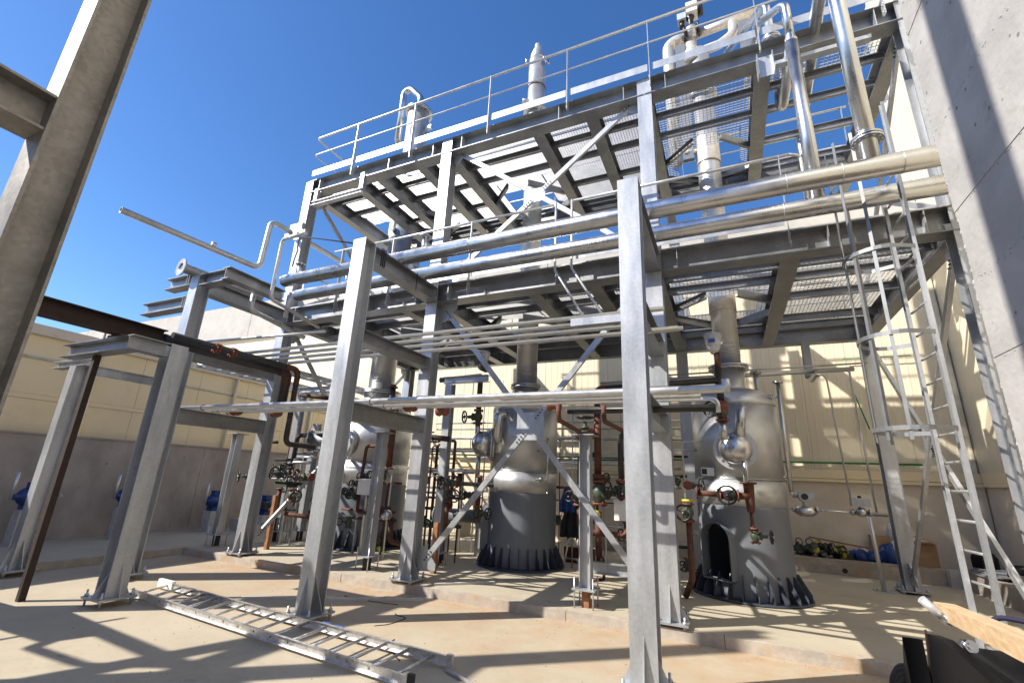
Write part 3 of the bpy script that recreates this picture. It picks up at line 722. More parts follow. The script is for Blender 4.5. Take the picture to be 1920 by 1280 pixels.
ob("top_pipe", MB().tube([(1.33, 7.55, 9.5), (1.33, 7.55, 10.4), (.7, 8.9, 10.9)], .07, n=16, bend=.2), INOX, t)
t = thing("riser_pipe", "shiny vertical pipe with a bolted flange rising from the upper thick pipe", "pipe", (1.745, 5.55, 5.3))
ob("pipe", MB().tube([(1.745, 5.55, 5.30), (1.745, 5.55, 8.55), (1.745, 6.3, 8.55), (1.85, 9.2, 8.55), (1.85, 9.2, 7.0)], .088, n=20, bend=.2, k=8), INOX, t)
ob("flange", MB().flange((1.745, 5.55, 5.60), (0, 0, 1), .155, .026, 12, bolt=.011), INOX, t)
ob("flange", MB().flange((1.745, 5.55, 5.635), (0, 0, 1), .155, .026, 12, bolt=.011), INOX, t)
ob("weld_seam", weld((1.745, 7.0, 8.55), (0, 1, 0), .088), RUST, t)

# ------------------------------------------------------------------ thinner pipe bundles
ups = [(5.45, 3.805, .030), (5.70, 3.80, .030), (5.96, 3.80, .030), (6.26, 3.80, .034)]
nm = ["frontmost", "second", "third", "rearmost"]
for i, (y, z, r) in enumerate(ups):
    x0 = -8.95 + .35 * i
    mb = MB().tube([(x0, y, z), (-.55 + (.15 if i == 3 else -.2 * i), y, z)], r, n=12, hollow=.12)
    if i == 0: mb.tube([(x0, y, z), (x0 - .02, y, z - .0)], r, n=8)
    o = solo("slim_pipe", mb, GALV2, nm[i] + " of the four slim pipes in the upper bundle", "pipe", "slim pipes in the upper bundle")
lows = [(5.28, 2.765, .045, -9.35, .05), (5.58, 2.745, .026, -8.9, -.22), (5.76, 2.745, .026, -8.4, -.05)]
nl = ["thickest and nearest pipe of the lower bundle, level across three columns", "middle slim pipe of the lower bundle behind the thick one", "rear slim pipe of the lower bundle ending in a small hook"]
for i, (y, z, r, a, b) in enumerate(lows):
    t = thing("slim_pipe", nl[i], "pipe", (a, y, z), "pipes in the lower bundle")
    pts = [(a, y, z), (b, y, z)]
    if i == 0: pts = [(a, y, z), (b, y, z), (b, y, z + .10)]
    if i == 2: pts = [(a, y, z), (b, y, z), (b + .0, y, z - .16)]
    ob("pipe", MB().tube(pts, r, n=14, bend=.07, hollow=.12), GALV2, t)
    for x in (-8.73, -4.78, -.79):
        ob("pipe_clamp", MB().torus((x + .03, y, z), (1, 0, 0), r + .005, .007, n=14, m=6), PRIMER, t)
for i, (x, y) in enumerate(((-8.3, 5.65), (-7.6, 5.95), (-4.35, 5.7), (-4.1, 6.2), (-2.1, 5.9))):
    t = solo("pipe_saddle", MB().lathe([(.075, -.09), (.085, -.05), (.06, 0), (.085, .05), (.075, .09)], (x, y, 2.745), (1, 0, 0), n=14), PRIMER,
             ["rusty red pipe flange on the lower bundle, far left", "rusty red pipe flange on the lower bundle, next to the far left one", "rusty red pipe flange under the bundle by the middle frame", "rusty red pipe flange above the middle pedestal", "small rusty red flange on the lower bundle, left of the near column"][i], "flange")
# the dark red pipe below the lower bundle at right
t = thing("rusty_pipe", "short dark pipe with an orange end right of the near column", "pipe", (-.7, 5.9, 2.66))
ob("pipe", MB().tube([(-1.9, 5.9, 2.66), (-.02, 5.9, 2.66)], .045, n=14), BLACKP, t)
ob("end_cap", MB().cyl((-.06, 5.9, 2.66), (.05, 5.9, 2.66), .052, n=14), PRIMER, t)
solo("stub_pipe", MB().tube([(-1.0, 5.40, 3.52), (-.40, 5.40, 3.52)], .036, n=14, hollow=.2), GALV2, "open ended short pipe poking right past the near column", "pipe")
solo("cable_duct", MB().box((-1.70, 5.36, 3.665), (-1.0, 5.48, 3.765)), GALV, "pale square duct section beside the near column, above the slim pipes", "duct")
solo("thin_pipe", MB().tube([(-8.95, 5.2, 4.03), (-5.85, 5.2, 3.94)], .022, n=10), GALV2, "single thin pipe above the upper bundle at left", "pipe")
# cable ladder trays on the left
t = thing("cable_tray", "grey cable tray running back at left under the rack", "cable tray", (-9.6, 7, 3.9))
for x in (-9.75, -9.35): ob("side_rail", MB().channel((x, 5.1, 4.02), (x, 12.4, 4.02), .10, .03, .004), GALV, t)
for k in range(22): ob("rung", MB().bar((-9.75, 5.3 + k * .33, 4.0), (-9.35, 5.3 + k * .33, 4.0), .03, .02), GALV, t)
t = thing("cable_tray", "second cable tray beside the columns at left, further back", "cable tray", (-9.2, 9, 3.6))
for x in (-10.5, -10.1): ob("side_rail", MB().channel((x, 6.0, 3.86), (x, 12.8, 3.86), .10, .03, .004), GALV, t)
for k in range(20): ob("rung", MB().bar((-10.5, 6.1 + k * .33, 3.84), (-10.1, 6.1 + k * .33, 3.84), .03, .02), GALV, t)
for k in range(5):
    x = -9.7 + k * .10
    solo("conduit_bend", MB().tube([(x, 5.55 + .03 * k, 4.0), (x, 5.55 + .03 * k, 3.72), (x + .4, 5.62 + .03 * k, 3.66)], .014, n=8, bend=.08), GALV2,
         ["leftmost", "second", "middle", "fourth", "rightmost"][k] + " of five bent conduits dropping from the cable tray", "conduit", "conduits dropping from the tray")
# vent pipe against the sky at left
t = thing("vent_pipe", "long open ended pipe reaching out against the sky at left", "pipe", (-9.0, 5.9, 5.9))
ob("pipe", MB().tube([(-9.22, 3.42, 5.92), (-8.98, 5.93, 5.92), (-8.97, 5.96, 7.12), (-8.97, 9.6, 7.12)], .060, n=16, bend=.16, k=7, hollow=.18), GALV2, t)
ob("coupling", MB().cyl((-9.07, 4.95, 5.95), (-9.065, 4.95, 6.05), .05, n=12), GALV2, t)
sp = thing("pipe_bracket", "clamp bracket and round blank plate at the left column by the vent pipe", "bracket", (-8.9, 6.5, 7.0))
ob("arm", MB().bar((-9.12, 6.50, 7.04), (-8.45, 6.50, 7.04), .10, .07), GALV, sp)
ob("arm", MB().box((-8.99, 6.46, 7.03), (-8.60, 6.545, 7.30)), GALV, sp)
ob("blank_plate", MB().lathe([(.045, 0), (.16, 0), (.16, .02), (.045, .02), (.045, 0)], (-8.45, 6.30, 6.86), (0, -1, 0), n=24), GALV, sp)
t = thing("flanged_pipe", "pipe with an open white flange on top of the left frame", "pipe", (-8.92, 4.4, 5.24))
ob("pipe", MB().tube([(-8.94, 4.42, 5.25), (-8.80, 6.0, 5.25)], .092, n=18, hollow=.12), INOXD, t)
fl = MB(); fl.lathe([(.093, -.012), (.170, -.012), (.170, .012), (.093, .012), (.093, -.012)], (-8.945, 4.43, 5.25), (-.09, -1, 0), n=28)
fr = frame((-.09, -1, 0))
for i in range(8):
    a = 2 * PI * i / 8; q = V((-8.945, 4.43, 5.25)) + (fr[0] * math.cos(a) + fr[1] * math.sin(a)) * .135
    fl.cyl(q + fr[2] * .011, q + fr[2] * .0135, .012, n=8)
ob("flange", fl, GALV, t)
# tube hand rails and pipes around the left rack
t = thing("bent_pipe", "bent tube rising and running back beside the left frame", "pipe", (-7.6, 5.2, 5))
ob("pipe", MB().tube([(-6.9, 5.3, 6.02), (-7.52, 5.3, 6.02), (-7.52, 5.3, 4.78), (-7.52, 6.5, 4.60)], .035, n=12, bend=.10), INOXD, t)
t = thing("bent_pipe", "small elbow pipe hanging under the side beam at left", "pipe", (-8.0, 5.2, 4.6))
ob("pipe", MB().tube([(-8.02, 5.30, 4.93), (-8.02, 5.30, 4.62), (-8.02, 6.6, 4.45)], .045, n=12, bend=.12), INOXD, t)
ob("pipe", MB().tube([(-7.70, 5.82, 5.13), (-7.70, 5.82, 4.60)], .04, n=12), INOXD, t)
# dark rusty beam and pipes carried by the low frame
t = thing("rusty_beam", "dark rusty steel beam reaching in from the left behind the near post", "beam", (-7.75, 3.0, 3.47))
ob("beam", MB().ibeam((-7.75, 1.9, 3.585), (-7.75, 3.85, 3.585), .23, .22, .012, .016), DRUST, t)
ob("side_plate", MB().box((-7.885, 1.9, 3.48), (-7.875, 3.84, 3.69)), DRUST, t)
for y in (3.26, 3.52): ob("foot", MB().box((-7.95, y, 3.435), (-7.60, y + .05, 3.468)), RUST, t)
for x in (-8.25, -7.98): ob("lug", MB().bar((x, 3.35, 3.43), (x, 3.35, 3.62), .04, .012, up=(0, 1, 0)), RUST, t)
t = thing("dark_pipe", "thick black pipe run with an elbow down beside the left column", "pipe", (-7.75, 5, 3.5))
ob("pipe", MB().tube([(-7.75, 3.86, 3.58), (-7.75, 6.15, 3.56), (-7.75, 6.15, 2.9)], .085, n=16, bend=.15), BLACKP, t)
ob("elbow", MB().tube([(-7.75, 5.95, 3.56), (-7.75, 6.15, 3.56), (-7.75, 6.15, 3.3)], .089, n=16, bend=.15), RUST, t)
t = thing("dark_pipe", "second black pipe above it, ending in a rusty elbow", "pipe", (-7.55, 5, 3.6))
ob("pipe", MB().tube([(-7.52, 3.86, 3.62), (-7.52, 6.2, 3.62), (-7.52, 6.2, 2.2), (-7.52, 6.9, 2.2)], .05, n=14, bend=.12), BLACKP, t)
ob("elbow", MB().tube([(-7.52, 5.9, 3.62), (-7.52, 6.2, 3.62), (-7.52, 6.2, 3.3)], .054, n=14, bend=.12), RUST, t)
for i, (y, z) in enumerate(((4.52, 3.60), (4.80, 3.60))):
    f = MB().flange((-7.50, y, z), (0, 1, 0), .085, .022, 4, bolt=.014, n=18); f.flange((-7.50, y + .04, z), (0, 1, 0), .085, .022, 4, bolt=.014, n=18)
    solo("pipe_flange", f, PRIMER, ["red bolted flange on the black pipe, nearer one", "red bolted flange on the black pipe, further one"][i], "flange")

# ------------------------------------------------------------------ vessels
def vessel(label, cx, cy, R, Rb, zs_, zd, head, rneck, zneck, rst, ztop, man_dir, group, stack_flanges, gussets=26):
    t = thing("process_vessel", label, "vessel", (cx, cy, S), group)
    c = V((cx, cy, 0))
    ob("base_ring", MB().lathe([(R + .01, S + .005), (Rb, S + .005), (Rb, S + .035), (R + .01, S + .035)], c, n=72, smooth=True), BASE, t)
    gp = MB(); z0 = S + .037; hg = .34
    P_ = [(R + .001, -.006, z0), (Rb - .015, -.006, z0), (Rb - .015, -.006, z0 + .06), (R + .03, -.006, z0 + hg), (R + .001, -.006, z0 + hg)]
    gp.add(P_ + [(a, .006, b) for a, _, b in P_], [tuple(range(5))[::-1], tuple(range(5, 10))] + [(i, (i + 1) % 5, (i + 1) % 5 + 5, i + 5) for i in range(5)], False)
    gme = meshof("gusset", gp, BASE)
    for i in range(gussets):
        o = bpy.data.objects.new("gusset", gme); COL.objects.link(o); o.parent = t; o.location = c - LOC[t]; o.rotation_euler = (0, 0, 2 * PI * i / gussets)
    # skirt with a real doorway
    sk = MB(); n = 120; rows = 40; zz = [S + .006 + (zs_ - S - .006) * i / rows for i in range(rows + 1)]
    ma = math.atan2(man_dir[1], man_dir[0]) if man_dir else None
    wdt, zb, zt = .25, .40, 1.22
    for ri, r in enumerate((R, R - .012)):
        o0 = len(sk.v)
        sk.v += [(cx + math.cos(2 * PI * j / n) * r, cy + math.sin(2 * PI * j / n) * r, z) for z in zz for j in range(n)]
        for i in range(rows):
            for j in range(n):
                a = 2 * PI * (j + .5) / n; zm = (zz[i] + zz[i + 1]) / 2
                if ma is not None:
                    da = (a - ma + PI) % (2 * PI) - PI; s = math.sin(da) * r
                    if abs(da) < 1.2 and zb < zm < zt and (zm < zt - wdt or (s * s + (zm - zt + wdt) ** 2) < wdt * wdt) and abs(s) < wdt: continue
                f = (o0 + i * n + j, o0 + i * n + (j + 1) % n, o0 + (i + 1) * n + (j + 1) % n, o0 + (i + 1) * n + j)
                sk.f.append(f if ri == 0 else f[::-1]); sk.s.append(True)
    ob("skirt", sk, SKIRT, t)
    if ma is not None:
        # collar round the doorway, standing proud of the skirt
        d = V((math.cos(ma), math.sin(ma), 0)); sx = V((-d.y, d.x, 0))
        path = [(-wdt, zb), (-wdt, zt - wdt)] + [(-wdt * math.cos(PI * k / 14), zt - wdt + wdt * math.sin(PI * k / 14)) for k in range(1, 14)] + [(wdt, zt - wdt), (wdt, zb)]
        mb = MB(); vs = []
        for s, z in path + []:
            nx, nz = (s, (z - (zt - wdt)) if z > zt - wdt else 0); L = math.hypot(nx, nz) or 1; nx /= L; nz /= L
            inn = math.sqrt(max(R * R - s * s, .01)) - .05
            for rad, dep in ((0, inn), (0, R + .10), (.014, R + .10), (.014, inn)):
                q = c + d * dep + sx * (s + nx * rad) + V((0, 0, z + nz * rad)); vs.append(q)
        m_ = len(path); fs = [(i * 4 + j, i * 4 + (j + 1) % 4, (i + 1) * 4 + (j + 1) % 4, (i + 1) * 4 + j) for i in range(m_ - 1) for j in range(4)]
        mb.add(vs, fs, False)
        q0 = [c + d * (R + .10) + sx * s + V((0, 0, zb + dz)) for s in (-wdt, wdt) for dz in (0, -.014)] + [c + d * (R - .06) + sx * s + V((0, 0, zb + dz)) for s in (-wdt, wdt) for dz in (0, -.014)]
        mb.add(q0, [(0, 2, 3, 1), (4, 5, 7, 6), (0, 4, 6, 2), (1, 3, 7, 5)], False)
        ob("doorway_collar", mb, SKIRT, t)
    # shell: lower course, weld, upper course, dished head
    zw = zs_ + (.42 if R < .8 else .5)
    ob("lower_course", MB().lathe([(R, zs_ + .001), (R, zw)], c, n=72), INOXD, t)
    ob("shell", MB().lathe([(R + .004, zw + .001), (R + .004, zd)], c, n=72), INOXD, t)
    ob("weld_seam", MB().torus(c + V((0, 0, zw)), (0, 0, 1), R + .003, .007, n=72, m=6), INOX, t)
    ob("weld_seam", MB().torus(c + V((0, 0, zd)), (0, 0, 1), R + .003, .007, n=72, m=6), INOX, t)
    hp = [((R + .004) * math.cos(a) ** .75, zd + head * math.sin(a)) for a in [PI / 2 * k / 12 for k in range(12)]]
    hp = [p for p in hp if p[0] > rneck * .9]
    ob("dished_head", MB().lathe(hp, c, n=72), INOXD, t)
    zf = zneck
    ob("neck", MB().lathe([(rneck + .05, zd + head * .72), (rneck, zd + head * .9), (rneck, zf)], c, n=40), INOXD, t)
    nb = 20
    fl = MB(); fl.flange(c + V((0, 0, zf)), (0, 0, 1), rneck * 1.32, .035, nb, bolt=.014, n=48); fl.flange(c + V((0, 0, zf + .045)), (0, 0, 1), rneck * 1.32, .035, nb, bolt=.014, n=48)
    ob("neck_flange", fl, INOX, t)
    ob("tower", MB().lathe([(rst, zf + .06), (rst, ztop)], c, n=40), INOXD, t)
    for zfl in stack_flanges:
        ob("tower_flange", MB().flange(c + V((0, 0, zfl)), (0, 0, 1), rst * 1.42, .04, 18, bolt=.014, n=40).flange(c + V((0, 0, zfl + .05)), (0, 0, 1), rst * 1.42, .04, 18, bolt=.014, n=40), INOX, t)
    for zfl in (zf + .28, ):
        for k in range(4):
            ob("spiral_weld", MB().torus(c + V((0, 0, zfl + k * .06)), (.03, 0, 1), rst + .002, .008, n=36, m=5), INOX, t)
    return t
v3 = vessel("right hand vessel with an arched black doorway in its grey skirt", .15, 9.23, .70, .90, 1.50, 3.15, .36, .26, 3.88, .225, 11.5, (-.56, -.83), "process vessels", [7.55, 10.2])
v2 = vessel("middle vessel with the round nozzle facing the crossed braces", -3.95, 9.24, .70, .88, 1.50, 3.15, .36, .26, 3.70, .235, 13.0, (-.95, -.32), "process vessels", [6.3, 11.2])
v1 = vessel("left hand vessel, widest, half hidden behind the steel columns", -8.10, 9.30, .90, 1.12, 1.50, 3.05, .45, .40, 3.72, .325, 9.0, None, "process vessels", [7.2], gussets=32)

# nozzle domes
def dome(t, c, d, R, r, L=.14):
    c = V(c); d = V(d).normalized()
    nz = ob("nozzle_neck", MB().cyl(c - d * .30, c, r * 1.02, n=28), INOX, t)
    ob("nozzle_flange", MB().flange(c, d, R, .035, 14, bolt=.018, n=36).flange(c + d * .045, d, R, .035, 14, bolt=.018, n=36), INOXD, nz)
    prof = [(r, .06), (r, .06 + L)] + [(r * math.cos(a), .06 + L + r * .8 * math.sin(a)) for a in [PI / 2 * k / 10 for k in range(1, 11)]]
    ob("nozzle_dome", MB().lathe(prof, c, d, n=36), INOX, nz)
dome(v3, (.12, 8.42, 2.37), (.02, -1, 0), .325, .245)
dome(v2, (-4.42, 8.66, 2.43), (-.85, -.53, 0), .33, .262, .16)
t = v1
ob("side_nozzle", MB().tube([(-8.0, 8.7, 2.42), (-9.0, 8.15, 2.42)], .235, n=28), INOX, t)
ob("reinforcing_pad", MB().cyl((-8.15, 8.62, 2.42), (-8.24, 8.47, 2.42), .40, n=36), INOXD, t)
ob("side_flange", MB().flange((-9.02, 8.14, 2.42), (-1, -.55, 0), .30, .03, 12, bolt=.014, n=32), INOX, t)
# pipes hugging the vessels
ob("elbow_pipe", MB().tube([(.30, 8.46, 3.0), (.26, 8.20, 3.0), (.20, 8.18, 2.50)], .075, n=18, bend=.12), INOX, v3)
ob("elbow_pipe", MB().tube([(-4.08, 8.62, 3.02), (-4.20, 8.44, 3.02), (-4.20, 8.44, 2.45)], .095, n=18, bend=.12), INOX, v2)
ob("drain_pipe", MB().tube([(.24, 8.16, 2.2), (.24, 8.16, 1.86)], .038, n=12), INOX, v3)
ob("drain_pipe", MB().tube([(-4.72, 8.65, 2.25), (-4.72, 8.65, 1.75)], .045, n=12), INOX, v2)
pl = ob("maker_plate", MB().box((-.42, 8.60, 1.95), (-.22, 8.61, 2.08)), WHITE, v3)
ob("plate_print", MB().box((-.41, 8.594, 1.97), (-.33, 8.599, 2.06)), PRINT, pl)
ob("plate_bracket", MB().box((-.40, 8.612, 1.98), (-.24, 8.72, 2.05)), GALV, v3)
pl = ob("maker_plate", MB().lathe([(.10, 0), (.10, .012)], (-4.80, 8.423, 2.43), (-.85, -.53, 0), n=4), WHITE, v2)
# level gauges
def gauge(label, x, y, z0, z1, r, vx):
    t = thing("level_gauge", label, "gauge", (x, y, z0))
    ob("tube", MB().tube([(x, y, z0), (x, y, z1)], r, n=14), INOX, t)
    ob("top_flange", MB().cyl((x, y, z1), (x, y, z1 + .02), r * 2.4, n=20), INOX, t)
    ob("tail", MB().cyl((x, y, z0 - .06), (x, y, z0), r * .6, n=10), INOX, t)
    for z in (z0 + .22, z1 - .24):
        a = ob("arm", MB().tube([(x, y, z), (vx, y + .06, z)], .018, n=10), INOX, t)
        ob("flange", MB().flange((x - .12, y + .02, z), (1, 0, 0), .055, .016, 4, bolt=.008, n=16).flange((x - .15, y + .02, z), (1, 0, 0), .055, .016, 4, bolt=.008, n=16), INOX, a)
gauge("tall level gauge tube standing off the right side of the right vessel", .90, 9.0, 1.76, 3.55, .034, .62)
gauge("slim level gauge tube on the right side of the middle vessel", -3.18, 8.62, 1.55, 2.55, .018, -3.42)
# lead and copper: tower details
ob("side_nozzle", MB().cyl((-.32, 9.05, 8.75), (-.05, 9.15, 8.75), .06, n=14), INSUL, v3)
ob("tower_sleeve", MB().lathe([(.245, 5.02), (.245, 5.62)], (.15, 9.23, 0), n=36), INSUL, v3)
ob("tower_sleeve", MB().lathe([(.24, 8.4), (.245, 8.42), (.245, 9.05), (.24, 9.07)], (.15, 9.23, 0), n=36), INSUL, v3)
for z in (4.7, 5.0, 6.6, 6.75, 6.9):
    ob("spiral_weld", MB().torus((-3.95, 9.24, z), (.06, 0, 1), .237, .010, n=36, m=5), INOX, v2)
ob("tower_top", MB().lathe([(.235, 13.0), (.20, 13.12), (.20, 13.2), (.13, 13.42), (.09, 13.5), (.09, 13.62), (0, 13.66)], (-3.95, 9.24, 0), n=32), INOXD, v2)
ob("side_nozzle", MB().flange((-4.22, 9.1, 12.95), (-1, -.3, .1), .10, .03, 6, bolt=.012), INOX, v2)
ob("side_nozzle", MB().flange((-3.62, 9.1, 12.8), (1, -.4, .3), .14, .03, 8, bolt=.012), INOX, v2)
ob("side_nozzle", MB().cyl((-4.25, 9.0, 11.55), (-4.1, 9.1, 11.55), .06, n=14, r1=.06), INOXD, v2)
ob("clamp_band", MB().torus((-3.95, 9.24, 12.05), (0, 0, 1), .24, .014, n=32, m=6), RUST, v2)
ob("condenser", MB().lathe([(.32, 9.0), (.335, 10.4), (.335, 12.6)], (-7.95, 9.25, 0), n=40), INOXD, v1)
ob("condenser_flange", MB().flange((-7.95, 9.25, 12.6), (0, 0, 1), .42, .05, 18, bolt=.018, n=40).flange((-7.95, 9.25, 12.66), (0, 0, 1), .42, .05, 18, bolt=.018, n=40), INOX, v1)
ob("condenser_head", MB().lathe([(.33, 12.69), (.28, 12.78), (.12, 12.86), (.08, 12.92)], (-7.95, 9.25, 0), n=32), INOXD, v1)
ob("overflow_bend", MB().tube([(-7.95, 9.25, 12.9), (-7.95, 9.25, 13.25), (-8.62, 9.2, 14.05), (-8.62, 9.2, 11.75)], .10, n=18, bend=.22, k=8, hollow=.1), INOX, v1)
ob("lug", MB().box((-7.62, 9.20, 11.9), (-7.40, 9.30, 12.0)), INOX, v1)

# loops on top of the right tower
t = thing("reflux_pipe", "wrapped silvery pipe loops and valve above the upper deck at right", "pipe", (.1, 9.2, 10.9))
ob("pipe", MB().tube([(-.50, 9.2, 8.6), (-.50, 9.2, 12.05), (-.05, 9.2, 12.05)], .135, n=18, bend=.3, k=8), INSUL, t)
ob("pipe", MB().tube([(.05, 9.2, 12.05), (1.45, 9.2, 12.15)], .105, n=18), INSUL, t)
ob("pipe", MB().tube([(.15, 9.2, 11.5), (.62, 9.2, 11.55), (.95, 9.2, 11.75), (.90, 9.2, 12.1)], .105, n=18, bend=.25, k=7), INSUL, t)
ob("pipe", MB().lathe([(.23, 11.2), (.23, 11.45), (.12, 11.7), (.12, 12.0)], (.02, 9.2, 0), n=24), INSUL, t)
ob("post", MB().box((-.34, 9.05, 8.55), (-.12, 9.15, 11.75)), SKIRT, t)
ob("post", MB().box((1.02, 9.05, 8.55), (1.22, 9.15, 11.9)), SKIRT, t)
av = thing("actuated_valve", "control valve with a boxy actuator against the blue sky at right", "valve", (.05, 9.1, 12.1))
ob("body", MB().ball((.05, 9.1, 12.08), .16, n=16, m=10), INOXD, av)
ob("flange", MB().flange((-.10, 9.1, 12.06), (1, 0, .05), .17, .03, 8, bolt=.014), WHEEL, av)
ob("flange", MB().flange((.20, 9.1, 12.1), (1, 0, .05), .17, .03, 8, bolt=.014), WHEEL, av)
ob("yoke", MB().lathe([(.09, 0), (.06, .12), (.07, .26), (.10, .30)], (.05, 9.1, 12.22), n=14), WHEEL, av)
ob("actuator_box", MB().box((-.03, 8.95, 12.56), (.22, 9.25, 12.86)), WHITE, av)
ob("actuator_end", MB().cyl((.225, 9.1, 12.71), (.34, 9.1, 12.71), .17, n=18), WHEEL, av)
ob("positioner", MB().box((-.24, 9.0, 12.48), (-.04, 9.2, 12.66)), TRANS, av)
ob("regulator", MB().cyl((-.14, 9.1, 12.3), (-.14, 9.1, 12.47), .06, n=12), WHEEL, av)

# ------------------------------------------------------------------ valves
def valve(label, c, pipe_dir, stem_dir, s=1.0, body=GREEN, wheel_r=.11, fl=PRIMER, group=None, spokes=3, name="gate_valve"):
    c = V(c); p = V(pipe_dir).normalized(); st = V(stem_dir).normalized()
    t = thing(name, label, "valve", tuple(c), group)
    prof = [(.050, -.11), (.052, -.085), (.062, -.06), (.078, -.03), (.082, 0), (.078, .03), (.062, .06), (.052, .085), (.050, .11)]
    ob("body", MB().lathe([(r * s, q * s) for r, q in prof], c, p, n=20), body, t)
    for sg in (-1, 1):
        ob("flange", MB().flange(c + p * sg * .118 * s, p, .088 * s, .022 * s, 4, bolt=.012 * s, n=18), body if fl is None else fl, t)
    bn = ob("bonnet", MB().lathe([(.060 * s, .05 * s), (.066 * s, .09 * s), (.070 * s, .091 * s), (.070 * s, .115 * s), (.035 * s, .12 * s), (.030 * s, .20 * s), (.022 * s, .21 * s)], c, st, n=16), body, t)
    hc = c + st * .27 * s
    ob("stem", MB().cyl(c + st * .18 * s, hc + st * .03, .011 * s, n=8), INOXD, t)
    hw = MB().torus(hc, st, wheel_r, .013 * s + .002, n=26, m=8); x, y, d = frame(st)
    hw.cyl(hc - st * .018, hc + st * .018, .024 * s, n=10)
    for k in range(spokes):
        a = 2 * PI * k / spokes + .4
        hw.bar(hc, hc + (x * math.cos(a) + y * math.sin(a)) * wheel_r, .018, .010, up=st)
    ob("handwheel", hw, WHEEL, t)
    return t
def ppipe(name, label, pts, r, m, bend=.07, els=(), flg=(), fm=PRIMER, em=RUST, cat="pipe", group=None, hollow=0):
    t = thing(name, label, cat, pts[0], group)
    ob("pipe", MB().tube(pts, r, n=14, bend=bend, hollow=hollow), m, t)
    for a, b, c in els: ob("elbow", MB().tube([a, b, c], r * 1.06, n=14, bend=bend), em, t)
    for c, ax, R in flg: ob("flange", MB().flange(c, ax, R, .02, 6, bolt=.010, n=20), fm, t)
    return t
# right vessel
valve("green valve with a black wheel high on the right vessel", (-.02, 7.95, 2.92), (0, 0, 1), (-.5, -.86, 0), 1.15, wheel_r=.115, spokes=4)
ppipe("dark_pipe", "black upright pipe with rust above the green valve on the right vessel", [(-.02, 7.95, 3.05), (-.02, 7.95, 3.62)], .052, BLACKP, els=(), flg=[((-.02, 7.95, 3.065), (0, 0, 1), .10)])
ppipe("dark_pipe", "black level pipe running left from the right vessel's valve", [(-.03, 7.95, 3.42), (-2.02, 7.95, 3.36), (-2.02, 7.95, 2.1)], .052, BLACKP, bend=.10, els=[((-1.85, 7.95, 3.365), (-2.02, 7.95, 3.36), (-2.02, 7.95, 3.2))])
ppipe("rusty_nipple", "rusty red stub under a plastic wrapped funnel by the right tower", [(-.02, 7.95, 3.62), (-.02, 7.95, 3.88)], .045, RUST, bend=0)
fn = solo("wrapped_funnel", MB().lathe([(.04, 0), (.10, .10), (.12, .22), (.15, .33), (.10, .36)], (-.06, 7.95, 3.86), n=14), FILM, "gauge wrapped in clear plastic film in front of the right tower", "wrapped gauge")
ob("blue_print", MB().cbox((-.08, 7.82, 4.06), (.10, .012, .06)), BLUEP, fn)
ppipe("inox_stub", "short stainless stub from the green valve down to the round nozzle", [(-.02, 7.95, 2.76), (-.02, 7.98, 2.48)], .05, INOX, bend=0)
valve("black wheeled valve in the red line across the right vessel", (-.02, 7.80, 1.66), (1, .02, 0), (-.10, -1, .03), 1.0, body=WHEEL, wheel_r=.125, spokes=3)
ppipe("red_pipe", "red flanged reducer left of the black wheel on the right vessel", [(-.46, 7.80, 1.68), (-.16, 7.80, 1.665)], .040, RUST, bend=0, flg=[((-.46, 7.80, 1.68), (1, 0, 0), .095), ((-.16, 7.80, 1.665), (1, 0, 0), .09)], fm=RUST)
t = thing("red_tee", "red pipe tee hanging from the round nozzle of the right vessel", "pipe", (.26, 7.95, 1.5))
ob("body", MB().lathe([(.115, .36), (.115, .335), (.075, .33), (.062, .06), (.05, -.06)], (.25, 7.90, 1.50), n=18), RUST, t)
ob("branch", MB().tube([(.25, 7.88, 1.66), (.10, 7.82, 1.66)], .05, n=14), RUST, t)
ob("spout", MB().lathe([(.022, 0), (.03, -.22), (.05, -.27)], (.25, 7.90, 1.46), n=12), RUST, t)
valve("small green valve with its wheel to the right below the red tee", (.27, 7.88, 1.13), (0, 0, 1), (1, -.25, 0), .78, wheel_r=.085, spokes=4)
# between near column and right vessel
valve("green valve low behind the near column, yellow cap on top", (-.62, 8.0, 1.38), (0, 0, 1), (-.2, -1, 0), 1.0, wheel_r=.11)
solo("flange_cover", MB().cyl((-.62, 8.0, 1.535), (-.62, 8.0, 1.57), .10, n=18), YELL, "yellow protective flange cap behind the near column", "cap")
valve("valve seen edge on at the left rim of the right vessel", (-.62, 8.3, 1.78), (0, 1, 0), (1, -.3, 0), .8, wheel_r=.11, spokes=4)
ppipe("rusty_pipe", "rusty drain pipe going down to the floor beside the right vessel", [(-.62, 8.0, 1.24), (-.62, 8.0, .45), (-.75, 8.25, .16)], .045, RUST, bend=.1, flg=[((-.62, 8.0, 1.25), (0, 0, 1), .095)])
valve("small green valve near the floor left of the right vessel", (-.72, 8.6, .55), (0, 0, 1), (-.3, -1, 0), .75, wheel_r=.07, spokes=4)
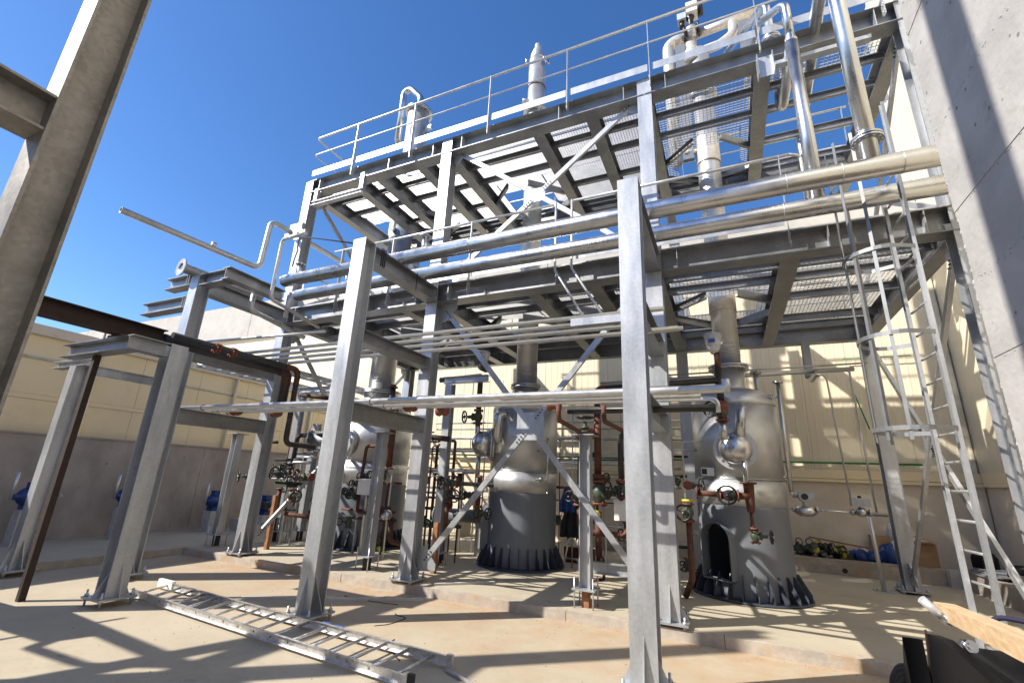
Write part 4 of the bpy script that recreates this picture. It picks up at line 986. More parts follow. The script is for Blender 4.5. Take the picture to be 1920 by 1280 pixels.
# rear right: instrument line, pipes, transmitter
t = thing("instrument_line", "thin level pipe behind the right vessel carrying two instruments", "pipe", (.9, 10.5, 1.45))
ob("pipe", MB().tube([(.80, 10.5, 1.46), (2.45, 10.5, 1.44)], .016, n=10), INOX, t)
ob("pipe", MB().tube([(2.0, 10.5, 1.44), (2.47, 10.5, 1.44)], .034, n=12, hollow=.2), INOX, t)
for x in (1.05, 1.42, 1.96, 2.22): ob("flange", MB().flange((x, 10.5, 1.455), (1, 0, 0), .06, .03, 4, bolt=.010), INOX, t)
tm = thing("flow_transmitter", "pale blue round faced transmitter above a flow meter body", "instrument", (1.24, 10.5, 1.5))
ob("meter_body", MB().lathe([(.045, -.17), (.09, -.10), (.10, 0), (.09, .10), (.045, .17)], (1.24, 10.5, 1.42), (1, 0, 0), n=18), INOX, tm)
ob("neck", MB().cyl((1.24, 10.5, 1.5), (1.24, 10.5, 1.60), .03, n=10), TRANS, tm)
hd = ob("housing", MB().cyl((1.24, 10.36, 1.68), (1.24, 10.58, 1.68), .095, n=20), TRANS, tm)
ob("dial", MB().cyl((1.24, 10.345, 1.68), (1.24, 10.358, 1.68), .055, n=18), PRINT, hd)
ob("side_cap", MB().cyl((1.06, 10.5, 1.70), (1.15, 10.5, 1.70), .05, n=12), TRANS, tm)
ob("side_cap", MB().box((1.335, 10.42, 1.64), (1.40, 10.56, 1.76)), TRANS, tm)
vb = thing("shutoff_valve", "boxy actuated valve on the thin pipe by the slim post", "valve", (2.1, 10.5, 1.45))
ob("actuator", MB().box((1.96, 10.40, 1.56), (2.24, 10.60, 1.70)), GALV, vb)
ob("body", MB().ball((2.10, 10.5, 1.46), .085, n=12, m=8), INOX, vb)
ob("stem", MB().cyl((2.10, 10.5, 1.52), (2.10, 10.5, 1.58), .03, n=10), INOX, vb)
ob("indicator", MB().cyl((2.10, 10.5, 1.70), (2.10, 10.5, 1.74), .03, n=10), WHEEL, vb)
t = thing("slim_post", "slim round post with a foot plate behind the right vessel", "post", (2.38, 11.0, S))
ob("post", MB().cyl((2.34, 11.0, S + .02), (2.30, 11.0, 1.42), .035, n=12), GALV2, t)
ob("foot_plate", MB().box((2.20, 10.90, S), (2.50, 11.10, S + .015)), GALV, t)
for bx in (2.24, 2.46): ob("anchor_bolt", MB().cyl((bx, 11, S + .01), (bx, 11, S + .07), .012, n=6), GALV, t)
ppipe("level_pipe", "dark level pipe with a flanged tee behind the right vessel's head", [(-2.6, 10.6, 4.02), (2.38, 10.6, 4.09)], .045, INOXD, bend=0)
ppipe("level_pipe", "thinner dark pipe just above the level pipe behind the right tower", [(-2.0, 10.7, 4.16), (2.62, 10.7, 4.22)], .018, INOXD, bend=0)
ppipe("short_riser", "short flanged riser at the right vessel's head", [(.66, 10.3, 3.5), (.66, 10.3, 4.05)], .05, INOXD, bend=0, flg=[((.66, 10.3, 4.02), (0, 0, 1), .11), ((.66, 10.3, 4.05), (0, 0, 1), .11)], fm=INOX)
ppipe("drop_pipe", "left of two thin pipes dropping to the instruments", [(1.66, 10.55, 3.90), (1.84, 10.55, 4.0), (1.90, 10.55, 3.9), (1.98, 10.55, 1.55)], .016, INOXD, bend=.04)
ppipe("drop_pipe", "right of two thin pipes dropping to the instruments", [(2.2, 10.6, 4.06), (2.30, 10.6, 4.06), (2.34, 10.6, 1.47)], .018, INOXD, bend=.04)
# valve tree between the middle vessel and the near column
t = ppipe("rusty_pipe", "upright red and black pipe of the valve tree left of the near column", [(-2.02, 7.95, 2.95), (-2.02, 7.95, 1.86)], .062, RUST, bend=0, flg=[((-2.02, 7.95, 1.88), (0, 0, 1), .12), ((-2.02, 7.95, 1.85), (0, 0, 1), .12)])
valve("big green upright valve in the valve tree left of the near column", (-2.0, 7.95, 1.60), (0, 0, 1), (.95, -.3, 0), 1.5, wheel_r=.09)
valve("valve with a flat wheel on top, red flange at its left", (-2.20, 7.80, 2.55), (.9, -.35, 0), (0, 0, 1), 1.05, wheel_r=.135, spokes=5)
valve("dark green valve below the red flange in the valve tree", (-2.36, 8.0, 1.52), (0, 0, 1), (-.3, -1, 0), 1.15, wheel_r=.08)
valve("valve with a black ring wheel beside the white box", (-1.62, 7.9, 1.66), (0, 0, 1), (-.7, -.7, 0), .95, wheel_r=.12)
ppipe("bent_red_pipe", "bent reddish pipe dropping from the lower bundle to the valve tree", [(-1.93, 5.6, 2.70), (-1.93, 5.6, 2.50), (-2.02, 6.6, 2.50), (-2.18, 7.65, 2.52)], .032, RUST, bend=.09)
ppipe("bent_red_pipe", "second bent reddish pipe dropping from the lower bundle by the near column", [(-1.38, 5.76, 2.70), (-1.38, 5.76, 2.50), (-1.40, 6.9, 2.52), (-1.45, 7.6, 2.52)], .032, RUST, bend=.09)
ppipe("dark_pipe", "black upright pipe behind the near column, left side", [(-1.1, 7.9, 2.62), (-1.5, 7.9, 2.62), (-1.62, 7.9, 2.5), (-1.62, 7.9, 1.80)], .045, BLACKP, bend=.1, flg=[((-1.62, 7.9, 1.81), (0, 0, 1), .09)])
ppipe("dark_pipe", "black upright pipe with a loop at the left of the valve tree", [(-1.98, 8.02, 2.22), (-2.36, 8.02, 2.22), (-2.36, 8.02, 1.72)], .042, BLACKP, bend=.1)
ppipe("rusty_pipe", "rusty lower pipe of the valve tree ending in a small drip leg", [(-2.02, 7.95, 1.30), (-2.02, 7.95, .62)], .055, RUST, bend=0)
ppipe("rusty_pipe", "thin rusty hook of pipe at the foot of the valve tree", [(-2.02, 7.95, .64), (-1.94, 7.95, .60), (-1.94, 7.95, .28), (-2.25, 7.95, .26)], .022, RUST, bend=.05)
ppipe("rusty_pipe", "rusty pipe bending right below the white box", [(-2.36, 8.0, 1.34), (-2.36, 8.0, .98), (-1.4, 8.0, .95)], .042, RUST, bend=.12)
solo("flange_cover", MB().lathe([(.09, 0), (.09, .03), (.06, .08), (0, .09)], (-2.04, 7.80, 1.24), n=16), YELL, "yellow green cap at the valve tree left of the near column", "cap")
t = thing("white_box", "white square box on a rusty stand beside the near column", "box", (-1.6, 8.0, 1.2))
ob("casing", MB().box((-1.74, 7.86, 1.19), (-1.38, 8.14, 1.46)), WHITE, t); ob("lid", MB().box((-1.75, 7.85, 1.463), (-1.37, 8.15, 1.50)), WHITE, t)
ob("stand", MB().lathe([(.10, 1.19), (.06, 1.14), (.05, 1.04), (.08, .99), (.12, .98), (.12, .95)], (-1.56, 8.0, 0), n=14), RUST, t)
t = thing("beam_bench", "short galvanised beam on legs near the floor behind the near column", "support", (-1.6, 7.9, S))
ob("beam", MB().ibeam((-2.30, 7.72, .49), (-1.0, 7.72, .49), .16, .14, .008, .010), GALV, t)
for x in (-2.2, -1.12): ob("leg", MB().box((x - .06, 7.66, S), (x + .06, 7.78, .408)), GALV, t)
# middle vessel surroundings
valve("green valve with its wheel to the left above the middle vessel's nozzle", (-4.72, 8.52, 2.98), (0, 0, 1), (-1, -.15, 0), 1.15, wheel_r=.12, spokes=4)
ppipe("inox_stub", "stainless stub from the nozzle up to the green valve on the middle vessel", [(-4.72, 8.55, 2.55), (-4.72, 8.52, 2.85)], .055, INOX, bend=0)
ppipe("dark_pipe", "black pipe from the green valve up and across to the left, middle vessel", [(-4.72, 8.52, 3.12), (-4.72, 8.52, 3.86), (-5.75, 8.52, 3.82)], .058, BLACKP, bend=.02)
ppipe("dark_pipe", "short thick black pipe stub beside the middle tower", [(-4.55, 8.2, 3.98), (-4.0, 7.4, 3.72)], .075, BLACKP, bend=0)
fn = solo("wrapped_funnel", MB().lathe([(.04, 0), (.05, .08), (.13, .2), (.14, .30), (.10, .33)], (-4.50, 8.2, 3.98), n=14), FILM, "gauge wrapped in clear plastic film by the middle brace", "wrapped gauge")
ppipe("rusty_pipe", "rusty pipe under the middle vessel's nozzle", [(-4.55, 8.46, 1.80), (-4.55, 8.40, 1.22)], .05, RUST, bend=0)
valve("green valve with its wheel to the right at the middle vessel's skirt", (-4.52, 8.36, 1.10), (0, 0, 1), (1, -.15, 0), .95, wheel_r=.10, spokes=4)
valve("green valve with its black wheel facing left of the middle vessel, upper one", (-4.86, 7.9, 1.63), (1, .1, 0), (-.35, -.9, 0), .95, wheel_r=.115, spokes=4)
ppipe("red_pipe", "red flange and dark green pipe end left of the middle vessel", [(-5.10, 7.9, 1.66), (-4.95, 7.9, 1.645)], .035, GREEN, bend=0, flg=[((-5.12, 7.9, 1.66), (1, 0, 0), .085)], fm=RUST)
ppipe("dark_pipe", "dark green pipe from the upper wheel valve to the middle vessel", [(-4.75, 7.9, 1.63), (-4.30, 8.55, 1.62)], .04, GREEN, bend=0)
valve("green valve on a rusty stand, its wheel to the right", (-4.98, 7.98, 1.40), (0, 0, 1), (.9, -.4, 0), .85, wheel_r=.11, spokes=5)
ppipe("rusty_pipe", "rusty pipe under the green valve beside the long brace", [(-4.98, 7.98, 1.28), (-4.98, 7.98, .75)], .045, RUST, bend=0, flg=[((-4.98, 7.98, 1.29), (0, 0, 1), .08)])
solo("rusty_stake", MB().box((-4.87, 7.42, S), (-4.79, 7.50, .95)), ORUST, "tan rusty square stake standing on the slab by the long brace", "stake")
solo("rusty_stake", MB().box((-9.0, 7.36, S), (-8.92, 7.44, 1.2)), ORUST, "tan rusty square stake behind the left rack column", "stake")
# pumps and supports behind
def pump(label, c, yaw, group):
    t = thing("pump_motor", label, "motor", tuple(c), group)
    c = V(c); d = V((math.cos(yaw), math.sin(yaw), 0)); q = V((-d.y, d.x, 0))
    m = MB().lathe([(.06, -.26), (.135, -.25), (.145, -.20), (.145, .16), (.11, .20), (.05, .22), (.05, .34)], c, d, n=22)
    ob("motor", m, BLUE, t)
    fn_ = MB()
    for k in range(16):
        a = 2 * PI * k / 16; o = q * math.cos(a) * .15 + V((0, 0, math.sin(a) * .15)); fn_.bar(c + o - d * .17, c + o + d * .13, .006, .03, up=o)
    ob("cooling_fins", fn_, BLUE, t)
    ob("terminal_box", MB().cbox(c + V((0, 0, .20)), (.17, .17, .13)), BLUE, t)
    ob("foot", MB().cbox(c - V((0, 0, .19)), (.24, .2, .10)), BLUE, t)
    ob("support", MB().box((c.x - .15, c.y - .14, S), (c.x + .15, c.y + .14, c.z - .242)), GROUT, t)
    ob("pipe", MB().tube([c + d * .36 + V((0, 0, -.05)), c + d * .36 + V((0, 0, .45))], .03, n=10), GALV2, t)
    return t
pump("blue electric motor by the low wall at the far left edge", (-12.5, 4.72, 1.02), -1.2, "blue pump motors along the wall")
pump("blue electric motor by the low wall beside the low frame post", (-12.5, 6.40, 1.02), -1.2, "blue pump motors along the wall")
pump("blue electric motor by the low wall near the left rack columns", (-12.5, 8.45, .86), -1.2, "blue pump motors along the wall")
t = pump("blue pump with a yellow coupling guard on a pale plinth", (-11.6, 9.3, .78), .1, "blue pump motors along the wall")
ob("coupling_guard", MB().cyl((-11.98, 9.15, .76), (-11.98, 9.32, .76), .10, n=16), YELL, t)
ob("casing", MB().ball((-12.1, 9.3, .78), .18, n=16, m=10), BLUE, t)
ob("plinth", MB().box((-12.5, 9.0, S), (-11.1, 9.6, .40)), GROUT, t)
for i, (y, z) in enumerate(((5.2, 1.0), (6.95, 1.62), (9.0, 1.55))):
    solo("wall_bracket", MB().box((-12.995, y, z), (-12.6, y + .06, z + .05)), GALV, ["pale bracket on the low wall right of the first blue motor", "pale bracket on the low wall beside the low frame post", "pale bracket on the low wall at the left rack columns"][i], "bracket")
# pedestals: galvanised H posts on grouted stubs
def pedestal(label, x, y, ztop, up=(1, 0, 0), b=.16, gap=.24, post=BLACKP, top=True, group="pipe pedestals"):
    t = thing("pedestal", label, "pedestal", (x, y, S), group)
    z0 = S + gap
    ob("post", MB().ibeam((x, y, z0), (x, y, ztop), b, b, .009, .012, up), GALV, t)
    ob("base_plate", MB().box((x - .16, y - .16, z0 - .02), (x + .16, y + .16, z0 - .001)), GALV, t)
    if top: ob("top_plate", MB().box((x - .16, y - .16, ztop + .001), (x + .16, y + .16, ztop + .018)), GALV, t)
    ob("stub", MB().box((x - .05, y - .05, S), (x + .05, y + .05, z0 - .021)), post, t)
    for sx in (-1, 1):
        for sy in (-1, 1): ob("anchor_rod", MB().cyl((x + sx * .13, y + sy * .13, S), (x + sx * .13, y + sy * .13, z0 + .14), .010, n=6), GALV2, t)
pedestal("H post pedestal on threaded rods left of the near column", -1.92, 6.84, 2.42, post=ORUST)
pedestal("H post pedestal on threaded rods in front of the left vessel", -5.90, 6.98, 2.48)
pedestal("H post pedestal on threaded rods at the corner of the slab", -10.1, 7.05, 2.46)
for i, (x, y) in enumerate(((-5.20, 8.1), (-9.75, 8.3), (-9.55, 8.75))):
    pedestal(["H post of the small inner frame beside the middle vessel", "H post of the small inner frame behind the left rack column", "second H post right behind the left rack column"][i], x, y, [3.62, 3.62, 2.9][i], up=(0, 1, 0), b=.16, top=False, group="inner frame posts")
solo("frame_beam", MB().ibeam((-5.36, 8.1, 3.70), (-4.30, 8.1, 3.70), .14, .12, .007, .010), GALV, "level beam on top of the small inner frame, middle vessel", "beam")
solo("frame_beam", MB().ibeam((-9.92, 8.3, 3.70), (-8.85, 8.3, 3.70), .14, .12, .007, .010), GALV, "level beam on top of the small inner frame at left", "beam")
solo("frame_beam", MB().ibeam((-9.9, 8.3, 2.1), (-8.95, 8.3, 2.1), .12, .10, .007, .010), GALV, "short level beam half way up the inner frame at left", "beam")
solo("frame_beam", MB().ibeam((-9.7, 7.9, 1.42), (-8.7, 7.9, 1.42), .12, .10, .007, .010), GREEN, "dark green level beam under the left valve cluster", "beam")
# left valve clusters
lv = [(-10.15, 7.6, 1.55, (0, 0, 1), (-.5, -.9, 0), .9, .12, "wheel valve standing alone left of the left platform column"),
      (-9.30, 7.75, 1.62, (1, 0, 0), (-.4, -.9, .1), .9, .115, "wheel valve just right of the left platform column"),
      (-8.80, 7.75, 1.60, (1, 0, 0), (-.3, -.95, 0), 1.0, .13, "second wheel valve right of the left platform column, rusty body"),
      (-8.45, 7.7, 1.60, (1, 0, 0), (-.3, -.95, 0), 1.0, .11, "third wheel valve in the left cluster, nearest the middle rack column"),
      (-8.55, 7.45, 1.22, (0, 0, 1), (.9, -.4, 0), 1.05, .11, "lower wheel valve of the left cluster, above the tan stake"),
      (-9.65, 8.0, 1.75, (0, 0, 1), (-.2, -.95, .2), .8, .06, "small valve with a red tip right of the left platform column"),
      (-6.55, 7.9, 1.68, (0, 0, 1), (-1, -.2, 0), 1.1, .115, "green valve with its wheel to the left beside the white box"),
      (-7.15, 7.95, 1.52, (0, 0, 1), (0, -1, 0), 1.0, .07, "green valve on red pipes in front of the left vessel"),
      (-5.62, 8.0, 1.66, (1, 0, 0), (-.2, -.95, 0), .95, .115, "wheel valve behind the middle platform column"),
      (-8.65, 8.6, 2.9, (1, 0, 0), (-.6, -.8, 0), 1.0, .10, "dark valve high up left of the left vessel")]
for (x, y, z, pd, st, s, wr, lab) in lv: valve(lab, (x, y, z), pd, st, s, wheel_r=wr, spokes=4, fl=PRIMER if s > .9 else None)
ppipe("rusty_pipe", "rusty upright pipe through the lone wheel valve at left", [(-9.85, 7.7, 2.35), (-10.15, 7.6, 2.35), (-10.15, 7.6, .98), (-9.6, 7.6, .95)], .035, RUST, bend=.12)
ppipe("rusty_pipe", "tall dark rusty pipe behind the left platform column", [(-8.6, 8.1, 2.55), (-9.45, 8.1, 2.55), (-9.45, 8.1, 1.70)], .05, DRUST, bend=.15)
ppipe("rusty_pipe", "level dark red pipe high between the left columns", [(-9.1, 7.7, 3.45), (-8.2, 7.7, 3.35)], .05, DRUST, bend=0)
ppipe("rusty_pipe", "short hooked red pipe under the left valve cluster", [(-9.1, 7.6, 1.32), (-9.15, 7.6, .98), (-9.3, 7.6, .86)], .04, RUST, bend=.06, flg=[((-9.1, 7.6, 1.33), (0, 0, 1), .08)])
ppipe("rusty_pipe", "level rusty pipe with an elbow by the tan stake at left", [(-8.75, 7.5, 1.05), (-8.75, 7.5, .84), (-8.0, 7.5, .82)], .045, RUST, bend=.08)
ppipe("rusty_pipe", "rusty bench pipe on the floor behind the left brace", [(-10.6, 9.4, .68), (-9.4, 9.4, .72)], .05, RUST, bend=0)
ppipe("rusty_pipe", "thick rusty pipe dropping behind the middle rack beam", [(-6.42, 7.9, 3.3), (-6.42, 7.9, 1.85)], .065, RUST, bend=0, flg=[((-6.42, 7.9, 1.86), (0, 0, 1), .11)])
ppipe("rusty_pipe", "red pipe loop from the thick rusty pipe to the green valve", [(-6.42, 7.9, 2.32), (-7.12, 7.95, 2.30), (-7.15, 7.95, 1.65)], .035, RUST, bend=.07)
ppipe("rusty_pipe", "red pipe looping below the green valve towards the middle column", [(-7.15, 7.95, 1.40), (-7.15, 7.95, .96), (-6.3, 7.95, .92)], .035, RUST, bend=.07)
ppipe("dark_pipe", "black pipe on end between left vessel and middle column", [(-6.30, 7.6, 3.55), (-6.30, 7.6, 2.95)], .06, BLACKP, bend=0, flg=[((-6.30, 7.6, 3.5), (0, 0, 1), .10)])
ppipe("dark_pipe", "thick dark pipe stub right of the middle platform column", [(-5.75, 7.8, 2.52), (-4.95, 7.8, 2.45)], .055, DRUST, bend=0, flg=[((-5.3, 7.8, 2.40), (0, 0, 1), .12)], fm=DRUST)
ppipe("rusty_pipe", "red capped pipe behind the middle rack column base", [(-6.35, 8.1, .9), (-6.35, 8.1, .45), (-6.0, 8.1, .42)], .05, RUST, bend=.1)
solo("steel_ball_joint", MB().ball((-6.30, 7.85, .96), .11, n=14, m=10), INOX, "shiny ball shaped fitting below the left white box", "fitting")
t = thing("white_box", "white square box on a valve in front of the left vessel", "box", (-6.6, 7.6, 1.35))
ob("casing", MB().box((-6.78, 7.46, 1.33), (-6.40, 7.76, 1.60)), WHITE, t); ob("lid", MB().box((-6.79, 7.45, 1.603), (-6.39, 7.77, 1.63)), WHITE, t)
ob("stand", MB().lathe([(.08, 1.33), (.05, 1.20), (.06, 1.05)], (-6.55, 7.62, 0), n=12), GREEN, t)
solo("flange_cover", MB().cyl((-6.52, 7.75, 1.635), (-6.52, 7.75, 1.70), .10, n=16), BLUE, "blue flange cap above the left white box", "cap")
# pile of valves at the left vessel's foot
t = thing("small_valve_pile", "small green and yellow fittings heaped at the left vessel's foot", "fittings", (-6.75, 8.2, S))
for k in range(12):
    q = (-6.8 + random.uniform(-.18, .18), 8.2 + random.uniform(-.12, .12), S + .05 + random.uniform(0, .26))
    ob("fitting", MB().lathe([(.03, -.06), (.045, -.03), (.05, .0), (.03, .05)], q, (random.uniform(-1, 1), random.uniform(-1, 1), random.uniform(-1, 1)), n=10), random.choice([GREEN, GREEN, YELL, WHEEL]), t)
# pump bench and manifold behind, between the left and middle vessels
t = thing("manifold", "grey flanged manifold pipe on a stand left of the middle vessel", "manifold", (-5.2, 9.6, S))
ob("pipe", MB().tube([(-6.3, 9.6, .92), (-4.85, 9.6, .92)], .14, n=18), SKIRT, t)
ob("flange", MB().flange((-6.2, 9.6, .92), (1, 0, 0), .24, .03, 10, bolt=.014), SKIRT, t)
for x in (-6.0, -5.1): ob("leg", MB().box((x - .07, 9.53, S), (x + .07, 9.67, .80)), GROUT, t)
t = thing("concrete_bench", "pale concrete pump bench behind the middle columns", "bench", (-6.2, 12.6, S))
ob("top", MB().box((-7.4, 12.2, .62), (-5.3, 12.9, .72)), WHITE, t)
for x in (-7.2, -6.3, -5.4): ob("leg", MB().box((x - .08, 12.25, S), (x + .08, 12.85, .618)), GROUT, t)
t = thing("wire_ladder", "slim grey cable ladder leaning upright behind the middle vessel", "cable ladder", (-6.6, 12.5, S))
for x in (-6.9, -6.45): ob("rail", MB().cyl((x, 12.5, S), (x + .05, 12.6, 2.9), .018, n=8), GALV2, t)
for k in range(9): ob("rung", MB().cyl((-6.9 + .01 * k, 12.52, .4 + k * .28), (-6.45 + .01 * k, 12.52, .4 + k * .28), .010, n=6), GALV2, t)
# grey pipe rail bundles at the back wall
for i, (z, r) in enumerate(((4.03, .06), (3.40, .03), (3.22, .03), (2.95, .05))):
    ppipe("wall_pipe", ["thick grey pipe along the back wall behind the middle tower", "thin grey pipe along the back wall, upper of the thin pair", "thin grey pipe along the back wall, lower of the thin pair", "grey pipe along the back wall just above the lower bundle"][i],
          [(-8.6, 12.6 + .1 * i, z), (-.3, 12.6 + .1 * i, z)], r, INOXD, bend=0)
for k in range(7):
    x = -7.2 + k * 1.05
    solo("pipe_drop", MB().tube([(x, 12.55, 4.7), (x, 12.55, 4.25), (x + .45, 12.55, 3.95), (x + .45, 12.55, 3.0)], .014, n=8, bend=.05), INOXD, ["first", "second", "third", "fourth", "fifth", "sixth", "last"][k] + " from the left of the thin bent pipes at the back wall", "pipe", "thin pipes dropping at the back wall")
solo("sensor_rod", MB().cyl((-2.98, 9.6, S), (-2.98, 9.6, 3.2), .014, n=8), INOXD, "thin upright rod right of the middle vessel, jacket hanging below", "rod")
for i, x in enumerate((-10.2, -9.95, -9.45, -9.2)):
    solo("thin_conduit", MB().tube([(x, 8.9, .3), (x, 8.9, 2.65 if i > 1 else 3.4), (x + .35, 8.95, 2.65 if i > 1 else 3.4)], .012, n=8, bend=.05), GALV2, ["leftmost thin upright conduit behind the left columns", "second thin upright conduit behind the left columns", "third, shorter thin conduit behind the left columns", "rightmost, shorter thin conduit behind the left columns"][i], "conduit", "thin conduits behind the left columns")
# stepladder with a jacket over it
t = thing("stepladder", "pale folding stepladder standing right of the middle vessel", "stepladder", (-3.0, 9.8, S))
for dy, x0, x1 in ((0, -3.22, -2.92), (0, -2.86, -2.72)):
    ob("stile", MB().bar((x0, 9.8, S), (x1, 9.95, 1.75), .05, .025), ALU, t)
for k in range(5):
    f = (k + .5) / 6; ob("tread", MB().bar((-3.22 + .30 * f, 9.8 + .15 * f, S + 1.6 * f), (-2.86 + .14 * f, 9.8 + .15 * f, S + 1.6 * f), .07, .022), ALU, t)
for x0, x1 in ((-2.95, -2.90), (-2.62, -2.72)): ob("back_leg", MB().bar((x0, 10.5, S), (x1, 9.99, 1.72), .04, .02), ALU, t)
def cloth(label, c, w, h, m, seed):
    random.seed(seed); mb = MB(); nx, nz = 14, 12; vs = []
    for side in (0, 1):
        for j in range(nz + 1):
            for i in range(nx + 1):
                u = i / nx - .5; v = j / nz
                hem = (.10 * abs(math.sin(i * 1.9 + seed)) if j == nz else 0)
                ww = w * (.35 + .65 * min(1, v * 1.6))
                vs.append((c[0] + u * ww, c[1] + .05 * math.sin(i * 1.3 + seed) * (.4 + v) + (.10 - .04 * side if True else 0) * 1 + side * .09 * (1 - abs(u) * 1.6), c[2] - v * h + hem))
    st = (nx + 1) * (nz + 1)
    fs = [(j * (nx + 1) + i, j * (nx + 1) + i + 1, (j + 1) * (nx + 1) + i + 1, (j + 1) * (nx + 1) + i) for j in range(nz) for i in range(nx)]
    fs += [tuple(st + k for k in f[::-1]) for f in fs]
    mb.add(vs, fs, True); return solo("work_jacket", mb, m, label, "jacket")
cloth("bright navy jacket hung on the rod right of the middle vessel", (-3.05, 9.35, 1.62), .34, .50, BLUE, 2)
cloth("charcoal work jacket hanging below the navy one", (-2.94, 9.45, 1.40), .52, .78, DKCLOTH, 5)
solo("rusty_beam_end", MB().box((-3.35, 10.2, S), (-2.6, 10.35, .42)), RUST, "rusty red steel block on the floor behind the stepladder", "steel block")

# ------------------------------------------------------------------ things on the ledge at right
random.seed(3)
t = thing("valve_heap", "heap of olive green and yellow valves on the ledge behind the right vessel", "valves", (1.55, 13.0, .42))
for k in range(34):
    x = 1.25 + random.random() * .95; q = (x, 12.85 + random.uniform(-.15, .2), .47 + random.uniform(0, .22) * (1 - abs(x - 1.7)))
    ob("valve", MB().lathe([(.07, -.09), (.07, -.07), (.04, -.06), (.06, 0), (.04, .06), (.07, .07), (.07, .09)], q, (random.uniform(-1, 1), random.uniform(-1, 1), random.uniform(-.6, .6)), n=10), random.choice([GREEN, GREEN, WHEEL, GREEN, YELL]), t)
for k in range(5):
    q = (1.3 + k * .2, 12.75, .60 + random.uniform(0, .12)); ob("handwheel", MB().torus(q, (random.uniform(-1, 1), -1, random.uniform(-.4, .4)), .08, .011, n=16, m=6), WHEEL, t)
t = thing("upright_valve", "dark upright valve standing on the ledge at the right vessel's edge", "valve", (1.02, 12.9, .42))
ob("body", MB().lathe([(.08, 0), (.09, .12), (.05, .2), (.06, .45), (.03, .5)], (1.02, 12.9, .42), n=12), GREEN, t); ob("handwheel", MB().torus((1.02, 12.9, .98), (.2, .1, 1), .10, .014, n=18, m=6), WHEEL, t)
t = thing("blue_bundle", "crumpled blue plastic sacks and wrapped parts on the ledge", "sacks", (2.6, 13.0, .42))
for k in range(12):
    x = 2.25 + k * .09; hgt = .10 + .22 * max(0, (k - 4) / 8) + random.uniform(0, .05)
    b = MB().ball((x, 12.95 + random.uniform(-.12, .12), .42 + hgt * .6), .15, n=10, m=7, sq=(.9, .8, hgt / .15))
    b.v = [(p[0] + random.uniform(-.015, .015), p[1] + random.uniform(-.02, .02), max(p[2] + random.uniform(-.015, .015), .425)) for p in b.v]
    ob("sack", b, BLUE if k % 3 else FILM, t)
t = solo("timber_lath", MB().bar((1.5, 12.72, .82), (2.75, 12.72, .66), .06, .03), ORUST, "long rusty lath lying over the blue sacks on the ledge", "lath")
t = thing("cardboard_box", "tan cardboard box with open flaps between the two braces on the ledge", "box", (3.4, 13.0, .42))
ob("carton", MB().box((3.15, 12.8, .425), (3.72, 13.3, .86)), CARD, t)
ob("flap", MB().bar((3.16, 12.78, .865), (3.71, 12.70, .90), .20, .006), CARD, t)
ob("flap", MB().bar((3.4, 13.0, .99), (3.74, 13.0, .88), .30, .006), CARD, t)
solo("cardboard_box", MB().box((2.72, 12.95, .425), (3.04, 13.38, .92)), CARD, "plain cardboard box behind the right rear column", "box")
solo("plastic_bag", MB().ball((3.08, 13.0, 1.02), .13, n=10, m=8, sq=(.8, .8, 1.5)), FILM, "pale plastic wrapped bundle standing behind the right rear column", "bundle")
solo("black_pot", MB().lathe([(.15, 0), (.19, .08), (.19, .25), (.14, .34), (0, .36)], (4.25, 12.3, .47), n=18), RUBBER, "round black drum on the ledge seen through the ladder", "drum")
t = thing("scrap_bag", "dark red and black bags lying on the right ledge", "bags", (4.5, 11.4, .46))
for k in range(7):
    ob("bag", MB().ball((4.45 + random.uniform(-.15, .2), 11.9 - k * .22, .57), .20, n=10, m=7, sq=(1, 1, .55)), random.choice([DKCLOTH, RUBBER, RUST]), t)
t = thing("sheet_stack", "stack of flat metal sheets and hoses on the corner of the ledge", "sheets", (4.1, 11.9, .46))
for k in range(4): ob("sheet", MB().box((3.92 + .04 * k, 11.4 - .1 * k, .462 + k * .022), (4.45 + .03 * k, 12.3, .478 + k * .022)), GALV, t)
for k in range(3): ob("hose", MB().torus((4.35, 10.7, .50 + k * .035), (0.05 * k, 0, 1), .30 + .02 * k, .018, n=30, m=6), GROUT, t)

# ------------------------------------------------------------------ foreground: aluminium ladder on the ground
A0, A1 = V((-7.45, 4.16, .03)), V((-2.62, 3.80, .03))
B0, B1 = V((-7.66, 4.66, .03)), V((-2.58, 4.36, .03))
t = thing("aluminium_ladder", "worn aluminium ladder lying flat on the ground", "ladder", tuple((A0 + B1) / 2 * 1.0))
for p, q in ((A0, A1), (B0, B1)):
    st = ob("stile", MB().channel(p + V((0, 0, .045)), q + V((0, 0, .045)), .085, .028, .004), ALU, t)
    d = (q - p).normalized(); sd = V((-d.y, d.x, 0))
    hl = MB()
    for k in range(17):
        c = p + (q - p) * ((k + .6) / 17.2) + V((0, 0, .045))
        hl.cyl(c - sd * .004, c + sd * .034, .013, n=10)
    ob("rung_ends", hl, SOCKET, st)
    ob("end_cap", MB().bar(q - d * .01 + V((0, 0, .045)) - sd * -.014, q + d * .05 + V((0, 0, .045)) - sd * -.014, .040, .10), SOCKET if p is A0 else ALU, t)
for k in range(17):
    f = (k + .6) / 17.2; a = A0 + (A1 - A0) * f; b = B0 + (B1 - B0) * f
    ob("rung", MB().cyl(a + V((0, .02, .045)), b + V((0, 0, .045)), .015, n=10), ALU, t)
ob("white_sleeve", MB().bar(B0 + V((-.06, 0, .05)), B0 + V((.30, -.018, .05)), .05, .11), WHITE, t)
for f in (.70, .66): ob("blue_sticker", MB().bar(B0 + (B1 - B0) * f + V((0, .013, .0895)), B0 + (B1 - B0) * (f + .025) + V((0, .013, .0895)), .022, .002), BLUEP, t)
